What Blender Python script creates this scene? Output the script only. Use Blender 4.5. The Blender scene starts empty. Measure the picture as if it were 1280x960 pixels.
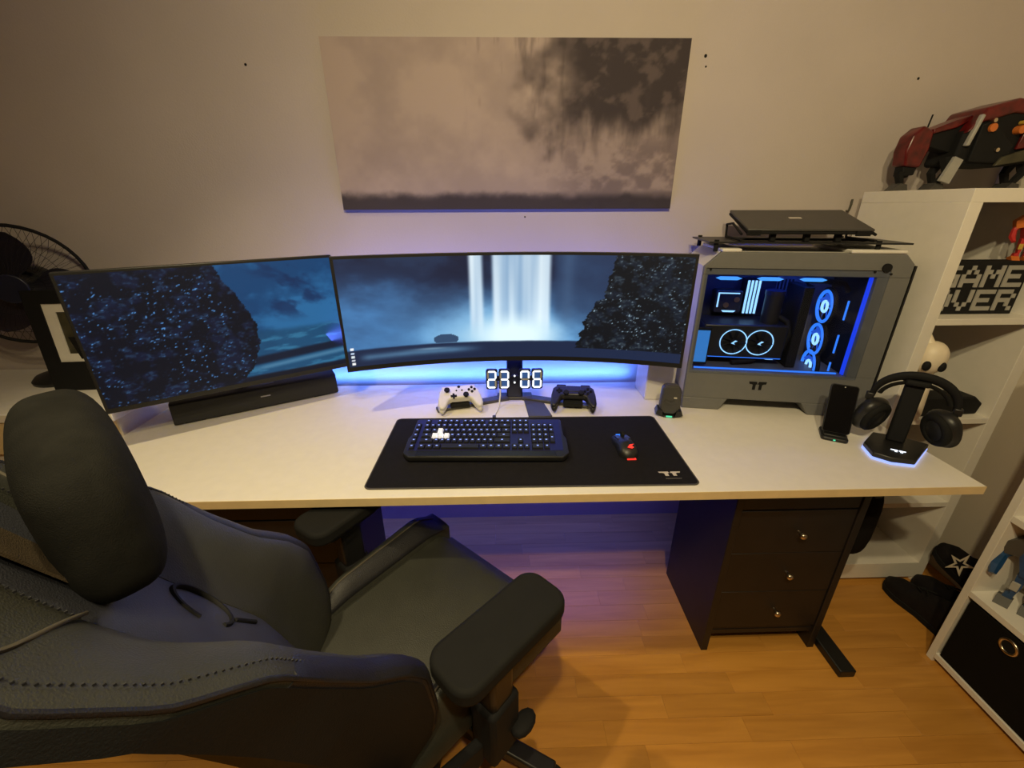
import bpy, bmesh, math, random
import numpy as np
from mathutils import Matrix, Vector
random.seed(7)
C = bpy.context.scene.collection
SC = bpy.context.scene
PI = math.pi
R = math.radians

# ------------------------------------------------------------------ camera, world, lights, exposure
def make_camera():
    pitch, yaw, roll, h, f = 0.39961, -0.02476, 0.00375, 1.42675, 533.28
    cp, sp, cr, sr = math.cos(pitch), math.sin(pitch), math.cos(roll), math.sin(roll)
    r = np.array([1., 0, 0]); fw = np.array([0, cp, -sp]); d = np.array([0, -sp, -cp])
    r2 = cr*r + sr*d; d2 = -sr*r + cr*d
    cy, sy = math.cos(yaw), math.sin(yaw)
    Z = np.array([[cy, -sy, 0], [sy, cy, 0], [0, 0, 1]])
    r2, d2, fw = Z @ r2, Z @ d2, Z @ fw
    cam = bpy.data.cameras.new('camera'); o = bpy.data.objects.new('camera', cam); C.objects.link(o)
    m = Matrix.Identity(4)
    for i in range(3):
        m[i][0], m[i][1], m[i][2] = r2[i], -d2[i], -fw[i]
    m[2][3] = h
    o.matrix_world = m
    cam.sensor_width = 36; cam.sensor_fit = 'HORIZONTAL'; cam.lens = f/1280*36
    cam.clip_start = 0.02
    SC.camera = o
make_camera()

vs = SC.view_settings
vs.view_transform = 'Standard'; vs.look = 'None'; vs.gamma = 1; vs.use_curve_mapping = False
vs.exposure = 0.0

w = bpy.data.worlds.new('world'); SC.world = w; w.use_nodes = True
w.node_tree.nodes['Background'].inputs[0].default_value = (0.9, 0.75, 0.55, 1)
w.node_tree.nodes['Background'].inputs[1].default_value = 0.01

def area(name, loc, direction, sx, sy, power, color, shape='RECTANGLE'):
    l = bpy.data.lights.new(name, 'AREA'); l.shape = shape; l.size = sx
    if shape == 'RECTANGLE': l.size_y = sy
    l.energy = power; l.color = color
    o = bpy.data.objects.new(name, l); C.objects.link(o); o.location = loc
    o.rotation_euler = Vector(direction).to_track_quat('-Z', 'Y').to_euler()
    return o
WARM = (1.0, 0.815, 0.45)
def spot(name, loc, target, power, cone, blend):
    l = bpy.data.lights.new(name, 'SPOT'); l.energy = power; l.color = WARM; l.spot_size = R(cone); l.spot_blend = blend; l.shadow_soft_size = .03
    o = bpy.data.objects.new(name, l); C.objects.link(o); o.location = loc
    o.rotation_euler = (Vector(target)-Vector(loc)).to_track_quat('-Z', 'Y').to_euler()
# a bar of ceiling spots running from above the left of the desk to behind the viewer
spot('ceiling_spot_light', (-0.80, 0.70, 2.38), (-0.62, 0.98, 0.73), 50, 84, .8)
spot('ceiling_spot_light', (-0.05, -0.15, 2.38), (0.75, 1.35, 0.55), 62, 164, 1)
spot('ceiling_spot_light', (0.16, -0.38, 2.38), (0.75, 1.35, 0.55), 62, 164, 1)
LEDC = (0.07, 0.23, 1.0)
area('led_strip_light', (-0.27, 1.655, 0.752), (0, 0.7, 0.7), 1.62, .012, 3.6, LEDC)
area('monitor_back_light', (-0.08, 1.500, 0.985), (0, 1, 0.30), 1.25, .03, 5.0, (0.10, 0.15, 1.0))
area('led_strip_light', (-0.15, 1.63, 0.700), (0, 0.02, -1), 1.70, .012, 6, (0.04, 0.07, 1.0)).data.spread = R(90)
area('monitor_back_light', (0.02, 1.475, 0.925), (0, 0.35, -1), 0.9, .02, 0.7, (0.10, 0.15, 1.0))  # extra weak downward light, added to tint the desk blue below the monitor

# ------------------------------------------------------------------ materials
def nodes_of(name):
    m = bpy.data.materials.new(name); m.use_nodes = True
    nt = m.node_tree
    return m, nt, nt.nodes['Principled BSDF']
def mat(name, col, rough=.5, metal=0, spec=.5, var=.06, vscale=30, bump=0, bscale=300, coat=0):
    m, nt, b = nodes_of(name)
    b.inputs['Roughness'].default_value = rough; b.inputs['Metallic'].default_value = metal
    b.inputs['Specular IOR Level'].default_value = spec
    if coat: b.inputs['Coat Weight'].default_value = coat
    tc = nt.nodes.new('ShaderNodeTexCoord')
    nz = nt.nodes.new('ShaderNodeTexNoise'); nz.inputs['Scale'].default_value = vscale; nz.inputs['Detail'].default_value = 3
    nt.links.new(tc.outputs['Object'], nz.inputs['Vector'])
    rp = nt.nodes.new('ShaderNodeValToRGB')
    rp.color_ramp.elements[0].position = .3; rp.color_ramp.elements[1].position = .7
    rp.color_ramp.elements[0].color = tuple(c*(1-var) for c in col)+(1,)
    rp.color_ramp.elements[1].color = tuple(min(1, c*(1+var)) for c in col)+(1,)
    nt.links.new(nz.outputs['Fac'], rp.inputs['Fac']); nt.links.new(rp.outputs['Color'], b.inputs['Base Color'])
    if bump:
        n2 = nt.nodes.new('ShaderNodeTexNoise'); n2.inputs['Scale'].default_value = bscale; n2.inputs['Detail'].default_value = 2
        nt.links.new(tc.outputs['Object'], n2.inputs['Vector'])
        bp = nt.nodes.new('ShaderNodeBump'); bp.inputs['Strength'].default_value = bump; bp.inputs['Distance'].default_value = .002
        nt.links.new(n2.outputs['Fac'], bp.inputs['Height']); nt.links.new(bp.outputs['Normal'], b.inputs['Normal'])
    return m
def emi(name, col, strength, base=(.02, .02, .02)):
    m, nt, b = nodes_of(name)
    b.inputs['Base Color'].default_value = base+(1,)
    b.inputs['Emission Color'].default_value = tuple(col)+(1,)
    b.inputs['Emission Strength'].default_value = strength
    return m
def attr_mat(name, emit, rough=.5):
    m, nt, b = nodes_of(name)
    a = nt.nodes.new('ShaderNodeAttribute'); a.attribute_name = 'picture'
    b.inputs['Roughness'].default_value = rough
    if emit:
        b.inputs['Base Color'].default_value = (.004, .004, .005, 1); b.inputs['Specular IOR Level'].default_value = .25
        nt.links.new(a.outputs['Color'], b.inputs['Emission Color']); b.inputs['Emission Strength'].default_value = emit
    else:
        nt.links.new(a.outputs['Color'], b.inputs['Base Color'])
    return m
def plank_mat(name):
    m, nt, b = nodes_of(name)
    b.inputs['Roughness'].default_value = .38
    tc = nt.nodes.new('ShaderNodeTexCoord'); oi = nt.nodes.new('ShaderNodeObjectInfo')
    add = nt.nodes.new('ShaderNodeVectorMath'); add.operation = 'ADD'
    cmb = nt.nodes.new('ShaderNodeVectorMath'); cmb.operation = 'SCALE'; cmb.inputs[0].default_value = (37, 19, 11)
    nt.links.new(oi.outputs['Random'], cmb.inputs['Scale'])
    nt.links.new(tc.outputs['Object'], add.inputs[0]); nt.links.new(cmb.outputs[0], add.inputs[1])
    mp = nt.nodes.new('ShaderNodeMapping'); mp.inputs['Scale'].default_value = (3.0, 34, 10)
    nt.links.new(add.outputs[0], mp.inputs['Vector'])
    nz = nt.nodes.new('ShaderNodeTexNoise'); nz.inputs['Scale'].default_value = 1.0; nz.inputs['Detail'].default_value = 5; nz.inputs['Distortion'].default_value = .6
    nt.links.new(mp.outputs[0], nz.inputs['Vector'])
    rp = nt.nodes.new('ShaderNodeValToRGB')
    rp.color_ramp.elements[0].position = .32; rp.color_ramp.elements[1].position = .68
    rp.color_ramp.elements[0].color = (.47, .205, .034, 1); rp.color_ramp.elements[1].color = (.60, .28, .052, 1)
    nt.links.new(nz.outputs['Fac'], rp.inputs['Fac'])
    hs = nt.nodes.new('ShaderNodeHueSaturation')
    ma = nt.nodes.new('ShaderNodeMapRange'); ma.inputs['To Min'].default_value = .90; ma.inputs['To Max'].default_value = 1.08
    nt.links.new(oi.outputs['Random'], ma.inputs['Value']); nt.links.new(ma.outputs[0], hs.inputs['Value'])
    nt.links.new(rp.outputs['Color'], hs.inputs['Color']); nt.links.new(hs.outputs['Color'], b.inputs['Base Color'])
    return m
M = dict(
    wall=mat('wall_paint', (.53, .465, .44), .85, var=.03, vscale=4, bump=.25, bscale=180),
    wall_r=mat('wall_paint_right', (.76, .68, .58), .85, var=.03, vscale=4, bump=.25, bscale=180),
    wall_dim=mat('wall_paint_dim', (.30, .27, .24), .9),  # for the walls out of view, darkened to cut bounced light
    ceil=mat('ceiling_paint', (.55, .52, .48), .9),
    plank=plank_mat('laminate'),
    gap=mat('floor_gap', (.34, .16, .03), .6),
    white=mat('white_laminate', (.80, .76, .70), .42, var=.02),
    whitem=mat('white_matte', (.78, .74, .68), .6, var=.02),
    bounce_dark=mat('bounce_damping_dark', (.10, .07, .05), .85),  # dark tone chosen to hold down light bounced under the desk
    edge=mat('yellowed_edge_band', (.72, .55, .30), .5, var=.04),
    black=mat('black_plastic', (.012, .012, .013), .42),
    blackm=mat('black_matte', (.008, .008, .009), .75, spec=.25),
    blackw=mat('black_brown_wood', (.010, .0075, .0075), .5, var=.25, vscale=12),
    blackmetal=mat('black_metal', (.012, .012, .013), .4, metal=.3),
    grey=mat('dark_grey_plastic', (.055, .052, .050), .45),
    greyc=mat('case_grey_white', (.155, .155, .155), .5, var=.03),
    casew=mat('case_white', (.74, .71, .66), .45, var=.03),
    chrome=mat('brushed_metal', (.65, .55, .42), .28, metal=1),
    leather=mat('slate_leather', (.032, .033, .027), .52, var=.12, vscale=16, bump=.5, bscale=420),
    leatherd=mat('dark_leather', (.010, .010, .014), .5, var=.12, vscale=16, bump=.5, bscale=420),
    leatherb=mat('blue_grey_leather', (.032, .034, .046), .55, var=.1, vscale=16, bump=.5, bscale=420),
    shell=mat('chair_shell_leather', (.005, .006, .0075), .72, spec=.3, var=.15, vscale=14, bump=.5, bscale=380),
    velour=mat('black_velour', (.011, .011, .010), .9, spec=.15, var=.3, vscale=25, bump=.6, bscale=700),
    strap=mat('brown_black_strap', (.050, .036, .022), .8, spec=.2, var=.2, bump=.5, bscale=600),
    thread=mat('pale_thread', (.07, .06, .045), .8),
    pad=mat('black_cloth_mat', (.012, .011, .013), .95, spec=.12, var=.12, vscale=60, bump=.5, bscale=900),
    padedge=mat('grey_stitched_hem', (.07, .065, .06), .85),
    print=mat('pale_print', (.55, .50, .45), .7),
    printd=mat('dark_print', (.16, .15, .14), .7),
    rubber=mat('rubber', (.010, .010, .010), .8, spec=.2),
    padw=mat('white_plastic', (.72, .70, .66), .4),
    navy=mat('navy_black_plastic', (.010, .012, .030), .38),
    red=mat('dark_red_plastic', (.10, .006, .006), .3, var=.5, vscale=40),
    redl=mat('bright_red_plastic', (.50, .03, .03), .35),
    orange=mat('orange_plastic', (.60, .16, .03), .35),
    yellow=mat('yellow_plastic', (.55, .36, .06), .4),
    blue=mat('blue_plastic', (.012, .055, .16), .35, var=.3),
    greyl=mat('light_grey_plastic', (.36, .35, .33), .5),
    olive=mat('olive_print', (.055, .050, .028), .6, var=.4, vscale=20),
    purple=mat('purple_plastic', (.09, .03, .12), .4),
    fanb=mat('dark_translucent_blade', (.012, .011, .020), .35),
    shoe=mat('black_shoe_fabric', (.010, .008, .009), .8, spec=.2, var=.25, bump=.5, bscale=500),
    binf=mat('black_bin_fabric', (.008, .007, .006), .9, spec=.12, bump=.4, bscale=800),
    ivory=mat('ivory_plastic', (.80, .70, .55), .45),
    keyw=emi('lit_white_key', (.85, .85, 1.0), .45, (.8, .8, .8)),
    keyb=mat('black_key', (.010, .010, .012), .5),
    keyglow=emi('blue_key_backlight', (.02, .05, .85), .055, (.005, .005, .006)),
    legend=emi('key_legend_light', (.30, .42, 1.0), 1.3),
    led=emi('led_tape', (.10, .25, 1.0), 1.5),
    digit=emi('white_led_digit', (.92, .97, 1.0), 1.6),
    bladeblue=emi('fan_blade_glow', (.02, .14, 1.0), .6),
    bluelight=emi('blue_fan_light', (.03, .22, 1.0), 1.15),
    blueglow=emi('blue_edge_light', (.010, .06, 1.0), .85),
    cyanblue=emi('cyan_blue_light', (.08, .40, 1.0), 1.1),
    cyan=emi('cyan_white_light', (.30, .62, 1.0), 1.6),
    lcd=emi('small_lcd', (.03, .22, .60), .9),
    digbg=emi('digit_window', (.03, .13, .40), .6),
    redlight=emi('red_light', (1.0, .03, .02), 1.3),
    greenlight=emi('green_light', (.08, .8, .40), 1.0),
    whitelight=emi('white_blue_light', (.80, .88, 1.0), 2.0),
    rimglow=emi('base_rim_light', (.30, .40, 1.0), 1.4),
    pcb=mat('dark_circuit_board', (.006, .008, .020), .5),
    pcmetal=mat('inner_blue_grey_metal', (.10, .11, .16), .5),
    screen=attr_mat('monitor_picture', 1.12),
    art=attr_mat('canvas_print', 0, .8),
)
gm, gnt, gb = nodes_of('clear_glass')
gb.inputs['Base Color'].default_value = (.9, .93, 1, 1); gb.inputs['Roughness'].default_value = .02
gtr = gnt.nodes.new('ShaderNodeBsdfTransparent'); gmx = gnt.nodes.new('ShaderNodeMixShader'); gfr = gnt.nodes.new('ShaderNodeFresnel')
gfr.inputs[0].default_value = 1.22
ggl = gnt.nodes.new('ShaderNodeBsdfGlossy'); ggl.inputs['Roughness'].default_value = .03
gnt.links.new(gfr.outputs[0], gmx.inputs[0]); gnt.links.new(gtr.outputs[0], gmx.inputs[1]); gnt.links.new(ggl.outputs[0], gmx.inputs[2])
gtr.inputs[0].default_value = (.90, .92, .97, 1)
gnt.links.new(gmx.outputs[0], gnt.nodes['Material Output'].inputs['Surface'])
M['glass'] = gm

# ------------------------------------------------------------------ mesh helpers
class MB:
    def __init__(s): s.v = []; s.f = []
    def add(s, vs, fs, T=None):
        n = len(s.v)
        for p in vs:
            p = Vector(p)
            s.v.append(tuple(T @ p) if T is not None else tuple(p))
        s.f += [tuple(i+n for i in f) for f in fs]
        return s
    def box(s, x0, x1, y0, y1, z0, z1, T=None):
        vs = [(x0,y0,z0),(x1,y0,z0),(x1,y1,z0),(x0,y1,z0),(x0,y0,z1),(x1,y0,z1),(x1,y1,z1),(x0,y1,z1)]
        return s.add(vs, [(0,3,2,1),(4,5,6,7),(0,1,5,4),(1,2,6,5),(2,3,7,6),(3,0,4,7)], T)
    def prism(s, poly, a, b, axis='z', T=None):
        n = len(poly)
        def mk(u, v, t):
            return {'z': (u, v, t), 'y': (u, t, v), 'x': (t, u, v)}[axis]
        vs = [mk(u, v, a) for u, v in poly]+[mk(u, v, b) for u, v in poly]
        fs = [tuple(range(n)), tuple(range(2*n-1, n-1, -1))]+[(i, (i+1) % n, n+(i+1) % n, n+i) for i in range(n)]
        return s.add(vs, fs, T)
    def cyl(s, p0, p1, r0, r1=None, n=16, T=None):
        r1 = r0 if r1 is None else r1
        p0, p1 = Vector(p0), Vector(p1); d = (p1-p0).normalized()
        a = d.orthogonal().normalized(); b = d.cross(a)
        vs = []
        for p, r in ((p0, r0), (p1, r1)):
            for i in range(n):
                t = 2*PI*i/n; vs.append(p+(a*math.cos(t)+b*math.sin(t))*r)
        fs = [(i, (i+1) % n, n+(i+1) % n, n+i) for i in range(n)]+[tuple(range(n-1, -1, -1)), tuple(range(n, 2*n))]
        return s.add(vs, fs, T)
    def tube(s, path, r, n=8, closed=False, T=None, flat=1.0):
        P = [Vector(p) for p in path]; m = len(P); vs = []
        ref = None
        for i, p in enumerate(P):
            if closed: d = (P[(i+1) % m]-P[i-1])
            else: d = P[min(i+1, m-1)]-P[max(i-1, 0)]
            d.normalize()
            if ref is None: ref = d.orthogonal().normalized()
            a = (ref-d*ref.dot(d)).normalized(); ref = a; b = d.cross(a)
            rr = r[i] if isinstance(r, (list, tuple)) else r
            for k in range(n):
                t = 2*PI*k/n; vs.append(p+a*math.cos(t)*rr*flat+b*math.sin(t)*rr)
        fs = []
        for i in range(m if closed else m-1):
            j = (i+1) % m
            for k in range(n):
                fs.append((i*n+k, i*n+(k+1) % n, j*n+(k+1) % n, j*n+k))
        if not closed: fs += [tuple(range(n-1, -1, -1)), tuple(range((m-1)*n, m*n))]
        return s.add(vs, fs, T)
    def ell(s, c, r, e1=1.0, e2=1.0, nu=20, nv=12, T=None):
        def sp(x, e): return math.copysign(abs(x)**e, x)
        vs = []; fs = []
        for j in range(1, nv):
            v = -PI/2+PI*j/nv
            for i in range(nu):
                u = 2*PI*i/nu
                vs.append((c[0]+r[0]*sp(math.cos(v), e1)*sp(math.cos(u), e2), c[1]+r[1]*sp(math.cos(v), e1)*sp(math.sin(u), e2), c[2]+r[2]*sp(math.sin(v), e1)))
        vs += [(c[0], c[1], c[2]-r[2]), (c[0], c[1], c[2]+r[2])]
        b, t = len(vs)-2, len(vs)-1
        for j in range(nv-2):
            for i in range(nu):
                fs.append((j*nu+i, j*nu+(i+1) % nu, (j+1)*nu+(i+1) % nu, (j+1)*nu+i))
        for i in range(nu):
            fs.append((b, (i+1) % nu, i)); o = (nv-2)*nu; fs.append((t, o+i, o+(i+1) % nu))
        return s.add(vs, fs, T)
    def lathe(s, prof, n=24, T=None):
        vs = [(r*math.cos(2*PI*i/n), r*math.sin(2*PI*i/n), z) for r, z in prof for i in range(n)]
        fs = [(j*n+i, j*n+(i+1) % n, (j+1)*n+(i+1) % n, (j+1)*n+i) for j in range(len(prof)-1) for i in range(n)]
        fs += [tuple(range(n-1, -1, -1)), tuple(range((len(prof)-1)*n, len(prof)*n))]
        return s.add(vs, fs, T)
    def grid(s, fn, nu, nv, T=None):
        vs = [fn(i/nu, j/nv) for j in range(nv+1) for i in range(nu+1)]
        fs = [(j*(nu+1)+i, j*(nu+1)+i+1, (j+1)*(nu+1)+i+1, (j+1)*(nu+1)+i) for j in range(nv) for i in range(nu)]
        return s.add(vs, fs, T)
    def slab(s, fn_top, fn_bot, nu, nv):           # closed sheet between two surfaces
        n0 = len(s.v); s.grid(fn_top, nu, nv); n1 = len(s.v); s.grid(fn_bot, nu, nv)
        W = nu+1
        s.f[-nu*nv:] = [tuple(reversed(f)) for f in s.f[-nu*nv:]]
        ring = [i for i in range(W)]+[j*W+nu for j in range(1, nv+1)]+[nv*W+i for i in range(nu-1, -1, -1)]+[j*W for j in range(nv-1, 0, -1)]
        for k in range(len(ring)):
            a, b = ring[k], ring[(k+1) % len(ring)]
            s.f.append((n0+b, n0+a, n1+a, n1+b))
        return s

def ob(name, mb, m, parent=None, smooth=None, bev=None, seg=2, fix=True, label=None):
    me = bpy.data.meshes.new(name)
    me.from_pydata([tuple(p) for p in mb.v], [], mb.f)
    if fix:
        bm = bmesh.new(); bm.from_mesh(me); bmesh.ops.recalc_face_normals(bm, faces=bm.faces); bm.to_mesh(me); bm.free()
    me.materials.append(M[m] if isinstance(m, str) else m)
    if smooth:
        me.shade_smooth(); me.set_sharp_from_angle(angle=R(smooth))
    o = bpy.data.objects.new(name, me); C.objects.link(o)
    if parent is not None: o.parent = parent
    if bev:
        b = o.modifiers.new('bevel', 'BEVEL'); b.width = bev; b.segments = seg; b.limit_method = 'ANGLE'; b.angle_limit = R(35)
        me.shade_smooth(); me.set_sharp_from_angle(angle=R(50))
    if label: o['label'] = label
    return o
def tag(o, label, cat, group=None):
    o['label'] = label; o['category'] = cat
    if group: o['group'] = group
    return o
def thing(name, label, cat, loc=(0, 0, 0), rotz=0, group=None):
    o = bpy.data.objects.new(name, None); C.objects.link(o); o.empty_display_size = .05
    o.location = loc; o.rotation_euler = (0, 0, rotz)
    return tag(o, label, cat, group)
def struct(name, mb, m, parent=None, **k):
    o = ob(name, mb, m, parent, **k)
    if parent is None: o['kind'] = 'structure'
    return o
def bx(*a, T=None): return MB().box(*a, T=T)
def rotT(loc=(0, 0, 0), rx=0, ry=0, rz=0):
    return Matrix.Translation(loc) @ Matrix.Rotation(rz, 4, 'Z') @ Matrix.Rotation(ry, 4, 'Y') @ Matrix.Rotation(rx, 4, 'X')
def interp(x, xs, ys): return float(np.interp(x, xs, ys))
def sm(a, b, x):
    t = min(1, max(0, (x-a)/(b-a))); return t*t*(3-2*t)

# ------------------------------------------------------------------ pictures computed per vertex (screens, canvas)
def vnoise(x, y, seed=0):
    rng = np.random.RandomState(seed); L = rng.rand(97, 97)
    xi = np.floor(x).astype(int); yi = np.floor(y).astype(int); fx = x-xi; fy = y-yi
    fx = fx*fx*(3-2*fx); fy = fy*fy*(3-2*fy)
    g = lambda a, b: L[a % 97, b % 97]
    return (g(xi, yi)*(1-fx)+g(xi+1, yi)*fx)*(1-fy)+(g(xi, yi+1)*(1-fx)+g(xi+1, yi+1)*fx)*fy
def fbm(x, y, seed=0, octv=5):
    t = 0; a = .5; n = 0
    for k in range(octv):
        t = t+a*vnoise(x*2**k+k*7.3, y*2**k+k*3.1, seed+k); n += a; a *= .55
    return t/n
def s2l(c):
    c = np.clip(np.asarray(c, float)/255., 0, 1)
    return np.where(c <= .04045, c/12.92, ((c+.055)/1.055)**2.4)
def sms(a, b, x):
    t = np.clip((x-a)/(b-a), 0, 1); return t*t*(3-2*t)
def mixc(c, d, k): return c*(1-k[..., None])+np.asarray(d, float)*k[..., None]
def paint(o, cols):
    me = o.data
    at = me.color_attributes.new('picture', 'FLOAT_COLOR', 'POINT')
    buf = np.ones((len(me.vertices), 4), np.float32); buf[:len(cols), :3] = cols
    at.data.foreach_set('color', buf.ravel())
def uvgrid(nu, nv):
    u = np.tile(np.linspace(0, 1, nu+1), nv+1); v = np.repeat(np.linspace(0, 1, nv+1), nu+1)
    return u, v
def rock(u, v, ax, seed, col0, spark):
    n = fbm(u*14*ax, v*14, seed); n2 = fbm(u*80*ax, v*120, seed+9, 2); n3 = fbm(u*38*ax+v*9, v*70, seed+17, 3); big = fbm(u*4*ax, v*4, seed+5)
    c = np.ones(u.shape+(3,))*np.asarray(col0, float)
    c = mixc(c, np.asarray(col0)*2.2+4, sms(.45, .7, n)*.6)
    c = mixc(c, np.asarray(spark)*.42, sms(.50, .72, n3)*sms(.42, .64, n)*.65)
    k = sms(.66, .84, n2)*sms(.44, .64, n3)*sms(.36, .6, big)
    return mixc(c, spark, k)
def waterfall_picture(u, v):
    ax = 3.2
    mist = fbm(u*5*ax*.5, v*4, 3); wisp = fbm(u*9+v*2, v*6, 21)
    c = np.ones(u.shape+(3,))*np.array([22., 28, 52])
    c = mixc(c, [34, 50, 80], sms(.35, .7, mist)*.8)
    left = sms(.36, .02, u)
    c = mixc(c, [66, 116, 168], np.clip(left*sms(1.0, .45, v+.6*(mist-.5)+.9*(.30-u)*0)*(.55+.75*wisp), 0, 1))
    # spray in front of the fall
    d = np.sqrt(((u-.47)/.38)**2+((v-.22)/.50)**2)
    c = mixc(c, [98, 160, 214], np.clip(sms(1.25, .25, d+.55*(mist-.5)), 0, 1)*.95)
    d3 = np.sqrt(((u-.45)/.25)**2+((v-.22)/.40)**2)
    c = mixc(c, [150, 196, 226], np.clip(sms(1.1, .2, d3+.3*(mist-.5)), 0, 1)*.9)
    # right of the fall
    c = mixc(c, [44, 66, 100], sms(.60, .63, u)*sms(.30, .55, v+0*u)*(.5+.5*mist))
    c = mixc(c, [66, 92, 126], np.exp(-((u-.655)/.02)**2)*.5*sms(.2, .5, v))
    st = .5+.5*vnoise(u*120, v*1.5, 31); st2 = vnoise(u*45, v*.8, 33)
    f1 = sms(.358, .372, u)*sms(.412, .396, u); f2 = sms(.425, .440, u)*sms(.612, .596, u)
    fall = np.clip(f1+f2, 0, 1)*sms(.14, .42, v)
    fc = mixc(np.ones(u.shape+(3,))*np.array([120., 158, 196]), [226, 242, 250], np.clip(st*.45+st2*.75, 0, 1))
    dk = np.exp(-((u-.515)/.008)**2)*.4+np.exp(-((u-.478)/.007)**2)*.3
    fc = mixc(fc, [110, 150, 190], np.clip(dk, 0, 1))
    c = c*(1-fall[..., None]*.93)+fc*fall[..., None]*.93
    d2 = np.sqrt(((u-.50)/.15)**2+((v-.22)/.24)**2)
    c = mixc(c, [224, 246, 252], sms(1.2, .25, d2+.15*(mist-.5))*.96)
    # boulder, beach, river
    b = ((u-.288)/.038)**2+((v-.205)/.055)**2
    c = mixc(c, [48, 72, 104], (b < 1)*(v > .17)*1.0)
    riv = sms(.175, .155, v+.02*(mist-.5))
    c = mixc(c, [26, 38, 66], riv)
    bch = np.exp(-((v-.085-.05*(u-.1))/.030)**2)*sms(.02, .06, u)*sms(.42, .30, u)
    c = mixc(c, [82, 122, 156], np.clip(bch*(.6+.7*wisp), 0, 1)*.8)
    c = mixc(c, [130, 165, 190], np.exp(-((v-.118)/.010)**2)*np.exp(-((u-.24)/.05)**2)*.7)
    edge = np.interp(v, [0, .15, .3, .45, .57, .60, .72, 1], [.672, .690, .705, .722, .738, .765, .772, .790])+.03*(fbm(u*0+v*20, v*9, 44)-.5)
    rk = rock(u, v, ax, 51, [9, 14, 22], [150, 178, 196])
    c = np.where((u > edge)[..., None]*(v > .10+.04*(wisp-.5))[..., None], rk, c)
    for k, vv in enumerate((.165, .125, .09, .055, .02)):       # task bar icons
        m = (np.abs(u-.0125) < .0042)*(np.abs(v-vv-.01) < .011)
        c = mixc(c, [[235, 240, 245], [190, 210, 235], [210, 220, 225], [200, 205, 215], [235, 235, 235]][k], m*1.0)
    return s2l(c)
def rock_picture(u, v):
    mist = fbm(u*5, v*4, 73); fine = fbm(u*10+v*3, v*26, 77); wisp = fbm(u*9, v*8+u*4, 79)
    c = np.ones(u.shape+(3,))*np.array([20., 66, 112])
    c = mixc(c, [44, 112, 166], sms(.35, .65, mist)*.85)
    c = mixc(c, [16, 40, 80], sms(.48, .70, wisp)*.75*sms(.45, .6, v)*sms(.5, .75, u+.3*(mist-.5)))
    wat = sms(.46, .40, v+.05*(mist-.5))
    c = mixc(c, [22, 70, 106], wat*.8); c = mixc(c, [56, 128, 168], wat*sms(.5, .72, fine)*.7)
    ln = .10+.10*(u-.55)
    c = mixc(c, [14, 26, 48], sms(.05, .02, np.abs(v-ln-.07)))
    c = mixc(c, [70, 122, 158], sms(.035, .0, np.abs(v-ln))*sms(.55, .62, u))
    c = mixc(c, [10, 16, 34], sms(ln*0+.055, .03, v))
    edge = np.interp(v, [0, .12, .3, .5, .7, .85, 1], [.50, .565, .615, .622, .585, .535, .505])+.03*(fbm(v*14, v*9+u*0, 84)-.5)
    rk = rock(u, v, 1.6, 91, [6, 11, 26], [90, 155, 225])
    c = np.where((u < edge)[..., None], rk, c)
    return s2l(c*.92)
def canvas_picture(u, v):
    n = fbm(u*6, v*3, 101); n2 = fbm(u*22, v*12, 103); st = fbm(u*40, v*3, 107); big = fbm(u*2.3+.7, v*1.6, 111)
    c = np.ones(u.shape+(3,))*np.array([182., 164, 156])
    c = mixc(c, [158, 142, 138], sms(.4, .7, n)*.7)
    dark = np.clip(sms(.50, .68, u+.35*(big-.5)+.30*(n-.5))*sms(.30, .55, v+.40*(n-.5)+.18*(st-.5)), 0, 1)
    c = mixc(c, [48, 40, 44], dark*.92)
    c = mixc(c, [128, 112, 108], dark*sms(.50, .68, n2)*.45)
    c = mixc(c, [112, 98, 100], sms(.50, .80, u)*sms(.62, .35, v)*(.35+.65*sms(.35, .65, n2))*.85)
    c = mixc(c, [44, 38, 44], sms(.13, .06, v+.06*(n2-.5))*.85)
    c = mixc(c, [70, 60, 62], sms(.58, .75, st)*sms(.2, .8, v)*sms(.3, .55, u)*.35)
    return s2l(c)

# ------------------------------------------------------------------ the room
WY, WXR, WXL, WYF, CZ = 1.693, 1.83, -2.45, -1.7, 2.5
floor = struct('floor', bx(WXL, WXR, WYF, WY, -.06, -.006), 'gap')
pl_mesh = {}
row_w = .066; yy = .28; ri = 0
def plank_obj(x, y, L):
    key = round(L, 2)
    if key not in pl_mesh:
        o = ob('plank', bx(-L/2, L/2, -row_w/2+.00015, row_w/2-.00015, -.006, 0), 'plank', floor, bev=.0004, seg=1)
        pl_mesh[key] = o
        o.location = (x, y, 0)
    else:
        o = pl_mesh[key].copy(); C.objects.link(o); o.location = (x, y, 0)
y = .25+row_w/2
while y < WY:
    x = -1.60-random.random()*.35
    yw = min(y, WY-row_w/2)
    while x < WXR-.02:
        L = random.choice((.32, .42, .50)); 
        if x+L > WXR-.12: L = round(WXR-x-.002, 2)
        if L > .62: L = .42
        plank_obj(x+L/2, y, L-.0002); x += L
    y += row_w
# remainder of the floor beyond the view: broad laminate sheets
ob('plank', bx(WXL, -1.50, .25, WY, -.006, -.0006), 'plank', floor)
ob('plank', bx(WXL, WXR, WYF, .249, -.006, 0), 'plank', floor)

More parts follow.
